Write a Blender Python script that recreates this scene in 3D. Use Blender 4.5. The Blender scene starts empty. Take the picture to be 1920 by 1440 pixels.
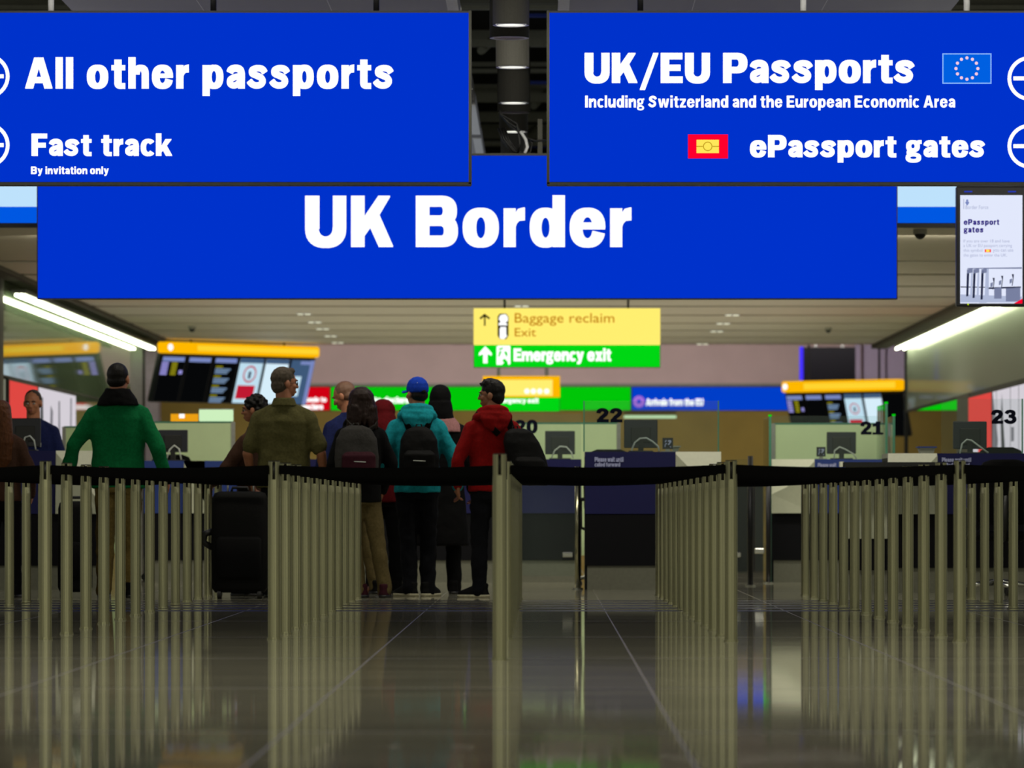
import bpy, math, random
from mathutils import Vector, Matrix
random.seed(7)
sc = bpy.context.scene
COL = sc.collection
PI = math.pi
# ------------------------------------------------------------ camera, world, lights
F = 9000.0            # focal length in pixels of the 1920 wide frame
CZ = 0.75             # camera height
VX, HY = 1022.0, 951.0   # where the hall's long axis vanishes
cam = bpy.data.cameras.new('camera'); cam_o = bpy.data.objects.new('camera', cam); COL.objects.link(cam_o)
cam.sensor_width = 36.0; cam.lens = F * 36 / 1920
cam.shift_x = -(VX - 960) / 1920; cam.shift_y = (HY - 720) / 1920
cam_o.location = (0, 0, CZ); cam_o.rotation_euler = (PI / 2, 0, 0)
cam.clip_start = 0.5; cam.clip_end = 300
cam.dof.use_dof = True; cam.dof.focus_distance = 33.0; cam.dof.aperture_fstop = 4.0
sc.camera = cam_o
w = bpy.data.worlds.new('hall_ambient'); sc.world = w; w.use_nodes = True
def hall_world():
    """the unseen rest of the hall as a dim surround: made-up bright and dark bands by bearing for streaks on the steel, darker overhead"""
    nt = w.node_tree; N = nt.nodes.new; L = nt.links.new
    tc = N('ShaderNodeTexCoord'); sp = N('ShaderNodeSeparateXYZ'); L(tc.outputs['Generated'], sp.inputs[0])
    ng = N('ShaderNodeMath'); ng.operation = 'MULTIPLY'; ng.inputs[1].default_value = -1; L(sp.outputs[1], ng.inputs[0])
    at = N('ShaderNodeMath'); at.operation = 'ARCTAN2'; L(sp.outputs[0], at.inputs[0]); L(ng.outputs[0], at.inputs[1])
    mr = N('ShaderNodeMapRange'); mr.inputs['From Min'].default_value = -PI; mr.inputs['From Max'].default_value = PI; L(at.outputs[0], mr.inputs['Value'])
    rp = N('ShaderNodeValToRGB'); cr = rp.color_ramp; cr.interpolation = 'EASE'
    stops = [(0, .5), (.14, .30), (.22, .45), (.29, .22), (.335, .62), (.375, .30), (.41, .75), (.445, 1.15), (.465, .62), (.492, .80), (.503, 1.9), (.515, .75), (.548, .55), (.575, 1.15), (.61, .65), (.66, .26), (.71, .6), (.78, .22), (.86, .38), (1, .5)]
    while len(cr.elements) < len(stops): cr.elements.new(.5)
    for e, (p, v) in zip(cr.elements, stops): e.position = p; e.color = (v * .95, v * .965, v * .71, 1)
    L(mr.outputs[0], rp.inputs[0])
    up = N('ShaderNodeMapRange'); up.inputs['From Min'].default_value = .25; up.inputs['From Max'].default_value = .75; up.inputs['To Min'].default_value = 1; up.inputs['To Max'].default_value = .3; L(sp.outputs[2], up.inputs['Value'])
    mx = N('ShaderNodeMix'); mx.data_type = 'RGBA'; mx.blend_type = 'MULTIPLY'; mx.inputs['Factor'].default_value = 1; L(rp.outputs[0], mx.inputs['A']); L(up.outputs[0], mx.inputs['B'])
    L(mx.outputs['Result'], nt.nodes['Background'].inputs[0])
hall_world()
w.node_tree.nodes['Background'].inputs[1].default_value = 0.40
sc.view_settings.view_transform = 'Standard'; sc.view_settings.look = 'None'
sc.view_settings.exposure = 0.0; sc.view_settings.gamma = 1.0; sc.view_settings.use_curve_mapping = False

def area(name, loc, size, power, col=(1, .95, .8), rot=(0, 0, 0)):
    l = bpy.data.lights.new(name, 'AREA'); l.shape = 'RECTANGLE'; l.size, l.size_y = size
    l.energy = power; l.color = col
    o = bpy.data.objects.new(name, l); o.location = loc; o.rotation_euler = rot; COL.objects.link(o)
    o['kind'] = 'structure'
    return o
area('hall_fill_light', (-4, 22, 5.6), (1.2, 12), 420)
area('hall_fill_light', (4, 22, 5.6), (1.2, 12), 420)
area('hall_fill_light', (0, 36.2, 4.6), (9, .5), 80, rot=(.55, 0, 0))  # added fill, no fixture there: lifts desk fronts and people's backs
area('hall_fill_light', (.5, 39.6, 4.65), (10, .4), 190, rot=(.85, 0, 0))  # added fill to brighten the pale desk panels
area('hall_fill_light', (0, 46.4, 3.3), (10, .4), 170, rot=(.6, 0, 0))  # added unseen fill for the frosted screens
area('hall_fill_light', (0, 52, 3.33), (9, .4), 110)
area('hall_fill_light', (0, 68, 3.33), (9, .4), 110)
area('hall_fill_light', (0, 84.5, 4.2), (13, .3), 270, (1, .92, .9), (.7, 0, 0))  # added fill that washes the back fascia
area('fill_uplight', (-.3, 66, 1.25), (9, 25), 215, (1, .95, .78), (PI, 0, 0))  # added upward fill, not a fixture: brightens the low ceiling
area('fill_uplight', (-6.5, 34, 2.6), (2, 14), 110, (1, .97, .95), (PI, .5, 0))  # added out of view to light the rafts from below
area('fill_uplight', (6.5, 34, 2.6), (2, 14), 110, (1, .97, .95), (PI, -.5, 0))  # same added raft fill on the other side
area('fill_uplight', (-.3, 54, 4.45), (7, 12), 60, (.9, .95, 1), (PI, 0, 0))  # added upward fill for the raft edges and the void
area('hall_fill_light', (0, 92.5, 2.9), (14, .6), 150, (1, .95, .75), (1.0, 0, 0))  # added fill aimed at the ochre far wall

# ------------------------------------------------------------ materials
def lin(c):
    return tuple(((x / 255) / 12.92 if x / 255 <= .04045 else ((x / 255 + .055) / 1.055) ** 2.4) for x in c)
MATS = {}
def mat(name, rgb, rough=.6, metal=0.0, noise=.08, scale=30, bump=0.0, spec=.5, stretch=(1, 1, 1)):
    """principled with a procedural colour variation"""
    m = bpy.data.materials.new(name); m.use_nodes = True; nt = m.node_tree; b = nt.nodes['Principled BSDF']
    c = lin(rgb)
    b.inputs['Roughness'].default_value = rough; b.inputs['Metallic'].default_value = metal
    b.inputs['Specular IOR Level'].default_value = spec
    tc = nt.nodes.new('ShaderNodeTexCoord'); mp = nt.nodes.new('ShaderNodeMapping')
    mp.inputs['Scale'].default_value = stretch
    nz = nt.nodes.new('ShaderNodeTexNoise'); nz.inputs['Scale'].default_value = scale; nz.inputs['Detail'].default_value = 4
    rp = nt.nodes.new('ShaderNodeValToRGB')
    rp.color_ramp.elements[0].position = .3; rp.color_ramp.elements[1].position = .7
    rp.color_ramp.elements[0].color = tuple(x * (1 - noise) for x in c) + (1,)
    rp.color_ramp.elements[1].color = tuple(min(1, x * (1 + noise)) for x in c) + (1,)
    nt.links.new(tc.outputs['Object'], mp.inputs[0]); nt.links.new(mp.outputs[0], nz.inputs['Vector'])
    nt.links.new(nz.outputs['Fac'], rp.inputs[0]); nt.links.new(rp.outputs[0], b.inputs['Base Color'])
    if bump:
        bp = nt.nodes.new('ShaderNodeBump'); bp.inputs['Strength'].default_value = bump; bp.inputs['Distance'].default_value = .01
        nt.links.new(nz.outputs['Fac'], bp.inputs['Height']); nt.links.new(bp.outputs[0], b.inputs['Normal'])
    MATS[name] = m; return m
def emi(name, rgb, k=1.0):
    m = bpy.data.materials.new(name); m.use_nodes = True; nt = m.node_tree
    nt.nodes.remove(nt.nodes['Principled BSDF'])
    e = nt.nodes.new('ShaderNodeEmission'); e.inputs[0].default_value = lin(rgb) + (1,); e.inputs[1].default_value = k
    nt.links.new(e.outputs[0], nt.nodes['Material Output'].inputs[0]); MATS[name] = m; return m
def glassy(name, tint, clear=.8, veil=(.3, .35, .3), gloss=.12, rough=.02):
    """clear sheet: see-through share, a faint diffuse veil and a reflecting share that grows towards grazing"""
    m = bpy.data.materials.new(name); m.use_nodes = True; nt = m.node_tree
    nt.nodes.remove(nt.nodes['Principled BSDF']); N = nt.nodes.new; L = nt.links.new
    tr = N('ShaderNodeBsdfTransparent'); tr.inputs[0].default_value = tint + (1,)
    df = N('ShaderNodeBsdfDiffuse'); df.inputs[0].default_value = veil + (1,)
    gl = N('ShaderNodeBsdfGlossy'); gl.inputs['Roughness'].default_value = rough
    a = N('ShaderNodeMixShader'); a.inputs[0].default_value = clear; L(df.outputs[0], a.inputs[1]); L(tr.outputs[0], a.inputs[2])
    fr = N('ShaderNodeLayerWeight'); fr.inputs[0].default_value = gloss
    b = N('ShaderNodeMixShader'); L(fr.outputs['Fresnel'], b.inputs[0]); L(a.outputs[0], b.inputs[1]); L(gl.outputs[0], b.inputs[2])
    L(b.outputs[0], nt.nodes['Material Output'].inputs[0]); MATS[name] = m; return m

mat('steel', (184, 180, 149), .20, 1.0, .10, 6, stretch=(60, 60, .6))
mat('steel_bright', (205, 205, 200), .25, 1.0, .06, 10)
mat('black_plastic', (10, 10, 10), .5)
mat('belt_fabric', (3, 3, 3), .9, bump=.2, scale=300, spec=.08)
mat('navy', (17, 18, 70), .6, noise=.05, spec=.25)
mat('navy_bright', (25, 50, 120), .5, noise=.05)
mat('black_panel', (4, 4, 9), .6, spec=.15)
mat('plinth', (105, 105, 92), .5, .3)
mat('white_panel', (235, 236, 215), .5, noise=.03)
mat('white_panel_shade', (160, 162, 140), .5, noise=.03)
mat('counter', (140, 142, 130), .4)
mat('monitor_black', (20, 22, 32), .45)
mat('cable_pale', (190, 195, 190), .5)
mat('frosted', (205, 225, 175), .5, noise=.03, scale=4)
mat('ceiling_metal', (214, 206, 184), .5, noise=.03, scale=2)
mat('recess_dark', (60, 54, 40), .8)
mat('trough', (60, 52, 36), .8)
mat('raft', (165, 165, 172), .7, noise=.03, scale=1)
mat('raft_edge', (225, 226, 230), .7)
mat('void', (26, 27, 24), .9)
mat('void_beam', (150, 150, 138), .7)
mat('void_glint', (60, 80, 190), .7)
mat('lamp_casing', (38, 37, 32), .8, noise=.2, scale=80)
mat('lamp_ring', (215, 210, 220), .5)
mat('fascia_mauve', (205, 182, 178), .7, noise=.04, scale=2)
mat('lilac', (190, 176, 205), .7)
mat('ochre', (158, 134, 66), .7, noise=.1, scale=1.5)
mat('pillar_dark', (70, 68, 60), .6)
mat('side_glass', (120, 140, 110), .04, 0, .05, 3, spec=.9)
mat('dark_trim', (45, 45, 40), .6)
mat('frame_trim', (58, 58, 50), .5, .3)
mat('frame_dark', (34, 34, 38), .4, .5)
mat('frame_grey', (150, 150, 145), .4, .7)
mat('glass_edge', (66, 128, 104), .3)  # glass green, brightened to paint the light caught in cut edges
mat('ink', (5, 8, 26), .8, spec=.1)
mat('display_glass', (5, 5, 16), .4, spec=.15)
mat('pale_ink', (160, 165, 205), .6)
glassy('clear_glass', (.94, .97, .96), .955, (.25, .32, .28), .08)
glassy('bulkhead_glass', (.82, .88, .78), .58, (.78, .86, .72), .01, .03)  # pale veil paints the strip lights' haze on the glass
# backlit faces, lamps, screens
emi('sign_blue', (0, 50, 203)); emi('sign_white', (255, 255, 255), 1.15)
emi('flag_blue', (0, 96, 225)); emi('flag_edge', (140, 190, 255)); emi('star_pink', (245, 205, 225))
emi('chip_red', (255, 0, 45)); emi('chip_yellow', (255, 232, 90)); emi('chip_line', (190, 150, 20))
emi('sign_yellow', (255, 234, 110), 1.05); emi('sign_yellow_deep', (255, 184, 0)); emi('sign_green', (0, 215, 20)); emi('sign_washed_ink', (196, 130, 0))
emi('band_green', (0, 198, 8)); emi('band_blue', (0, 62, 200)); emi('band_red', (205, 0, 18)); emi('emblem_pink', (165, 110, 215))
emi('header_glow', (255, 212, 48)); emi('sign_black_ink', (20, 16, 6))
emi('fascia_white', (190, 226, 252)); emi('fascia_blue', (0, 88, 226))
emi('tube', (248, 255, 215), 9); emi('lens', (252, 255, 236), 1.6); emi('spot', (235, 235, 205), 1.0)
emi('screen_black', (6, 7, 8)); emi('screen_pale', (190, 222, 238)); emi('screen_white', (214, 238, 250)); emi('screen_slate', (62, 88, 120))
emi('screen_head', (120, 135, 190)); emi('screen_text', (110, 135, 165)); emi('screen_lime', (140, 135, 20)); emi('screen_lilac', (150, 145, 215)); emi('screen_red', (190, 25, 50))
emi('screen_page', (226, 232, 252)); emi('screen_ink', (40, 22, 125)); emi('screen_faint', (165, 172, 205)); emi('photo_dark', (32, 38, 66)); emi('photo_mid', (120, 128, 160)); emi('photo_pale', (176, 186, 215))
emi('screen_purple', (95, 15, 190))
emi('ad_red', (222, 72, 66)); emi('ad_white', (212, 206, 214)); emi('ad_grey', (120, 118, 124)); emi('ad_dark', (70, 72, 72)); emi('neon_blue', (70, 50, 255)); emi('lamp_green', (205, 240, 190), 1.0); emi('led', (190, 220, 0)); emi('slot_blue', (40, 60, 180)); emi('lamp_orange', (235, 160, 20))
# cloth, skin, hair
for n, c, r in (('green_fleece', (6, 106, 58), .9), ('olive_cotton', (86, 82, 48), .9), ('teal_jersey', (20, 138, 150), .9), ('red_jersey', (126, 8, 8), .9),
                ('black_cloth', (6, 6, 7), .9), ('dark_red', (84, 8, 14), .9), ('khaki', (104, 88, 48), .9), ('khaki_dark', (92, 80, 50), .9), ('denim', (8, 9, 15), .9), ('navy_cloth', (22, 30, 74), .85),
                ('maroon', (52, 18, 28), .85), ('grey_canvas', (52, 50, 48), .85), ('brown_print', (66, 44, 34), .9), ('plum_print', (46, 26, 28), .9), ('cap_blue', (14, 56, 168), .8),
                ('white_sole', (170, 165, 140), .7), ('pink_cloth', (150, 105, 105), .9), ('black_nylon', (7, 7, 7), .75)):
    mat(n, c, r, noise=.18, scale=60, bump=.25, spec=.15)
mat('skin', (168, 108, 76), .55, noise=.08, scale=25); mat('skin_tan', (146, 96, 66), .55, noise=.08, scale=25)
mat('hair_dark', (18, 14, 12), .5, noise=.3, scale=120, spec=.2, bump=.5, stretch=(1, 1, .2)); mat('hair_brown', (38, 22, 16), .5, noise=.3, scale=120, spec=.2, bump=.5, stretch=(1, 1, .2))
mat('hair_grey', (82, 72, 60), .6, noise=.3, scale=120, spec=.2, bump=.5, stretch=(1, 1, .2)); mat('hair_long', (86, 48, 22), .5, noise=.3, scale=100, spec=.2, bump=.5, stretch=(1, 1, .1))
mat('hair_stubble', (112, 78, 58), .6, noise=.2, scale=200)
mat('eye_white', (200, 200, 195), .2); mat('iris', (30, 22, 16), .2); mat('lip', (140, 74, 64), .5)
mat('brass', (170, 140, 60), .3, 1)
glassy('lens_clear', (.9, .9, .9), .9, (.3, .3, .3), .3)

# floor: dark polished stone, long joints, fine dark bars across the hall
def floor_mat():
    m = bpy.data.materials.new('polished_stone'); m.use_nodes = True; nt = m.node_tree; N = nt.nodes.new; L = nt.links.new
    b = nt.nodes['Principled BSDF']
    tc = N('ShaderNodeTexCoord'); sp = N('ShaderNodeSeparateXYZ'); L(tc.outputs['Object'], sp.inputs[0])
    def math_(op, a, bv=None, c=None):
        n = N('ShaderNodeMath'); n.operation = op
        for i, v in enumerate((a, bv, c)):
            if v is None: continue
            if isinstance(v, (int, float)): n.inputs[i].default_value = v
            else: L(v, n.inputs[i])
        return n.outputs[0]
    fx = math_('FRACT', math_('MULTIPLY', math_('ADD', sp.outputs[0], 100 * 1.302 + .872), 1 / 1.302))
    jx = math_('LESS_THAN', fx, .007)
    fy = math_('FRACT', math_('MULTIPLY', math_('ADD', sp.outputs[1], 50.3), 1 / 3.9))
    jy = math_('LESS_THAN', fy, .006)
    j = math_('MAXIMUM', jx, jy)
    inb = math_('MULTIPLY', math_('GREATER_THAN', sp.outputs[1], 34.2), math_('LESS_THAN', sp.outputs[1], 38.6))
    bar = math_('MULTIPLY', inb, math_('GREATER_THAN', math_('FRACT', math_('MULTIPLY', sp.outputs[1], 1 / .92)), .55))
    nz = N('ShaderNodeTexNoise'); nz.inputs['Scale'].default_value = 2.2; nz.inputs['Detail'].default_value = 8
    mp = N('ShaderNodeMapping'); mp.inputs['Scale'].default_value = (.35, 1, 1); L(tc.outputs['Object'], mp.inputs[0]); L(mp.outputs[0], nz.inputs['Vector'])
    rp = N('ShaderNodeValToRGB'); rp.color_ramp.elements[0].position = .3; rp.color_ramp.elements[1].position = .75
    rp.color_ramp.elements[0].color = lin((136, 134, 118)) + (1,); rp.color_ramp.elements[1].color = lin((160, 156, 136)) + (1,)
    L(nz.outputs['Fac'], rp.inputs[0])
    m1 = N('ShaderNodeMix'); m1.data_type = 'RGBA'; L(j, m1.inputs['Factor']); L(rp.outputs[0], m1.inputs['A']); m1.inputs['B'].default_value = lin((120, 116, 100)) + (1,)
    m2 = N('ShaderNodeMix'); m2.data_type = 'RGBA'; L(bar, m2.inputs['Factor']); L(m1.outputs['Result'], m2.inputs['A']); m2.inputs['B'].default_value = lin((26, 26, 26)) + (1,)
    L(m2.outputs['Result'], b.inputs['Base Color'])
    r = math_('ADD', math_('MULTIPLY', nz.outputs['Fac'], .03), math_('ADD', math_('MULTIPLY', math_('MAXIMUM', j, bar), .35), .03))
    L(r, b.inputs['Roughness']); b.inputs['IOR'].default_value = 1.38; b.inputs['Specular IOR Level'].default_value = .27
    MATS['floor'] = m
floor_mat()

# ------------------------------------------------------------ helpers
def P(px, py, Y):
    return Vector(((px - VX) * Y / F, Y, CZ + (HY - py) * Y / F))
def PX(px, Y): return (px - VX) * Y / F
def PZ(py, Y): return CZ + (HY - py) * Y / F

class MB:
    def __init__(s): s.v = []; s.f = []; s.tf = None
    def add(s, vs, fs):
        n = len(s.v)
        if s.tf: vs = [s.tf(Vector(p)) for p in vs]
        s.v += [tuple(p) for p in vs]; s.f += [tuple(i + n for i in f) for f in fs]; return s
    def box(s, x0, x1, y0, y1, z0, z1):
        v = [(x, y, z) for z in (z0, z1) for y in (y0, y1) for x in (x0, x1)]
        return s.add(v, [(0, 2, 3, 1), (4, 5, 7, 6), (0, 1, 5, 4), (2, 6, 7, 3), (0, 4, 6, 2), (1, 3, 7, 5)])
    def bbox(s, x0, x1, y0, y1, z0, z1, r=.01):
        """box with chamfered vertical edges and top rim"""
        q = [(x0 + r, y0), (x1 - r, y0), (x1, y0 + r), (x1, y1 - r), (x1 - r, y1), (x0 + r, y1), (x0, y1 - r), (x0, y0 + r)]
        cx, cy = (x0 + x1) / 2, (y0 + y1) / 2
        def sh(k): return [(cx + (x - cx) * (1 - 2 * k / max(x1 - x0, 1e-6)), cy + (y - cy) * (1 - 2 * k / max(y1 - y0, 1e-6))) for x, y in q]
        L = [(sh(r * .7), z0), (q, z0 + r), (q, z1 - r), (sh(r * .7), z1)]
        v = [(x, y, z) for ring, z in L for x, y in ring]; f = []
        for k in range(3):
            for i in range(8): a = k * 8 + i; b = k * 8 + (i + 1) % 8; f.append((a, b, b + 8, a + 8))
        f.append(tuple(range(7, -1, -1))); f.append(tuple(range(24, 32)))
        return s.add(v, f)
    def loft(s, rings, caps=True):
        """rings: lists of equal numbers of points"""
        n = len(rings[0]); v = [p for r in rings for p in r]; f = []
        for k in range(len(rings) - 1):
            for i in range(n): a = k * n + i; b = k * n + (i + 1) % n; f.append((a, b, b + n, a + n))
        if caps: f.append(tuple(range(n - 1, -1, -1))); f.append(tuple(range((len(rings) - 1) * n, len(rings) * n)))
        return s.add(v, f)
    def oval(s, rows, n=20, p=2.4):
        """rows: (cx, cy, z, rx, ry)"""
        R = []
        for cx, cy, z, rx, ry in rows:
            r = []
            for i in range(n):
                a = 2 * PI * i / n; c, q = math.cos(a), math.sin(a)
                r.append((cx + rx * math.copysign(abs(c) ** (2 / p), c), cy + ry * math.copysign(abs(q) ** (2 / p), q), z))
            R.append(r)
        return s.loft(R)
    def tube(s, pts, r, n=10, flat=1.0, up=None):
        pts = [Vector(p) for p in pts]; R = []
        rr = r if isinstance(r, (list, tuple)) else [r] * len(pts)
        pu = None
        for i, p in enumerate(pts):
            t = (pts[min(i + 1, len(pts) - 1)] - pts[max(i - 1, 0)]).normalized()
            u = (up or pu or (Vector((0, 0, 1)) if abs(t.z) < .9 else Vector((1, 0, 0))))
            u = (u - t * u.dot(t)).normalized(); pu = u; v = t.cross(u)
            R.append([tuple(p + (u * math.cos(2 * PI * k / n) * flat + v * math.sin(2 * PI * k / n)) * rr[i]) for k in range(n)])
        return s.loft(R)
    def cap(s, p0, p1, r0, r1, n=12, m=4):
        p0, p1 = Vector(p0), Vector(p1); d = (p1 - p0); L = d.length; t = d.normalized() if L > 1e-6 else Vector((0, 0, 1))
        u = Vector((0, 0, 1)) if abs(t.z) < .9 else Vector((1, 0, 0)); u = (u - t * u.dot(t)).normalized(); v = t.cross(u); R = []
        for j in range(m + 1):
            a = -PI / 2 + PI / 2 * j / m
            a = min(max(a, -PI / 2 + .12), 0)
            R.append((p0 + t * (r0 * math.sin(a)), r0 * math.cos(a)))
        for j in range(m + 1):
            a = min(PI / 2 * j / m, PI / 2 - .12)
            R.append((p1 + t * (r1 * math.sin(a)), r1 * math.cos(a)))
        return s.loft([[tuple(c + (u * math.cos(2 * PI * k / n) + v * math.sin(2 * PI * k / n)) * rr) for k in range(n)] for c, rr in R])
    def ell(s, c, r, n=14, m=9, R=None):
        c = Vector(c); rows = []
        for j in range(m):
            a = -PI / 2 + .08 + (PI - .16) * j / (m - 1)
            rows.append([tuple(c + ((R @ Vector((r[0] * math.cos(a) * math.cos(2 * PI * k / n), r[1] * math.cos(a) * math.sin(2 * PI * k / n), r[2] * math.sin(a)))) if R else
                         Vector((r[0] * math.cos(a) * math.cos(2 * PI * k / n), r[1] * math.cos(a) * math.sin(2 * PI * k / n), r[2] * math.sin(a))))) for k in range(n)])
        return s.loft(rows)
    def cyl(s, p0, p1, r, n=20): return s.tube([p0, p1], r, n)
    def prism(s, poly, y0, y1):
        """polygon in XZ extruded in Y"""
        n = len(poly); v = [(x, y0, z) for x, z in poly] + [(x, y1, z) for x, z in poly]
        f = [tuple(range(n)), tuple(range(2 * n - 1, n - 1, -1))] + [(i, i + n, (i + 1) % n + n, (i + 1) % n) for i in range(n)]
        return s.add(v, f)
    def build(s, name, m, parent=None, smooth=False, local=False):
        v = s.v
        if parent is not None and not local:
            o0 = WORLD[parent.name]; v = [(x - o0[0], y - o0[1], z - o0[2]) for x, y, z in v]
        me = bpy.data.meshes.new(name); me.from_pydata(v, [], s.f); me.update()
        if smooth:
            for p in me.polygons: p.use_smooth = True
        o = bpy.data.objects.new(name, me); COL.objects.link(o)
        me.materials.append(MATS[m] if isinstance(m, str) else m)
        if parent is not None: o.parent = parent; WORLD[o.name] = WORLD[parent.name]
        else: WORLD[o.name] = (0, 0, 0)
        return o
WORLD = {}
def recalc(o):
    import bmesh
    bm = bmesh.new(); bm.from_mesh(o.data); bmesh.ops.recalc_face_normals(bm, faces=bm.faces); bm.to_mesh(o.data); bm.free(); return o
def tag(o, label, cat, group=None, kind=None):
    o['label'] = label; o['category'] = cat
    if group: o['group'] = group
    if kind: o['kind'] = kind
    return o
def thing(name, label, cat, loc=(0, 0, 0), rz=0, group=None):
    o = bpy.data.objects.new(name, None); COL.objects.link(o); o.location = loc; o.rotation_euler = (0, 0, rz)
    o.empty_display_size = .1; WORLD[o.name] = tuple(loc); return tag(o, label, cat, group)
def struct(name, mb, m):
    o = mb.build(name, m); o['kind'] = 'structure'; return o
def copy_tree(o, parent=None):
    c = o.copy(); COL.objects.link(c); c.parent = parent
    for ch in o.children: copy_tree(ch, c)
    return c

# ------------------------------------------------------------ heavy sign lettering, built from bars, arcs and strokes
def _R(x0, y0, x1, y1): return [[(x0, y0), (x1, y0), (x1, y1), (x0, y1)]]
def _P(*p): return [list(p)]
def _A(c, ro, ri, a0=0, a1=360, dx=0, e=2.3):
    n = max(4, int(abs(a1 - a0) / 12)); q = []
    def pt(a, r, d):
        ca, sa = math.cos(a), math.sin(a)
        return (c[0] + d + r[0] * math.copysign(abs(ca) ** (2 / e), ca), c[1] + r[1] * math.copysign(abs(sa) ** (2 / e), sa))
    for i in range(n):
        a, b = math.radians(a0 + (a1 - a0) * i / n), math.radians(a0 + (a1 - a0) * (i + 1) / n)
        q.append([pt(a, ri, dx), pt(a, ro, 0), pt(b, ro, 0), pt(b, ri, dx)])
    return q
def _T(pts, wd):
    P_ = [Vector((x, y)) for x, y in pts]; S = []
    for i in range(len(P_) - 1):
        p0 = P_[max(i - 1, 0)]; p1 = P_[i]; p2 = P_[i + 1]; p3 = P_[min(i + 2, len(P_) - 1)]
        for k in range(5):
            t = k / 5; S.append(.5 * ((2 * p1) + (p2 - p0) * t + (2 * p0 - 5 * p1 + 4 * p2 - p3) * t * t + (3 * p1 - p0 - 3 * p2 + p3) * t ** 3))
    S.append(P_[-1]); E = []
    for i, p in enumerate(S):
        t = (S[min(i + 1, len(S) - 1)] - S[max(i - 1, 0)]).normalized(); nn = Vector((-t.y, t.x)) * wd / 2
        E.append((tuple(p + nn), tuple(p - nn)))
    return [[E[i][0], E[i][1], E[i + 1][1], E[i + 1][0]] for i in range(len(E) - 1)]
SP = [(.56, .52), (.47, .63), (.30, .66), (.14, .60), (.13, .49), (.27, .42), (.42, .35), (.49, .23), (.41, .12), (.26, .09), (.12, .14), (.03, .24)]
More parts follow.
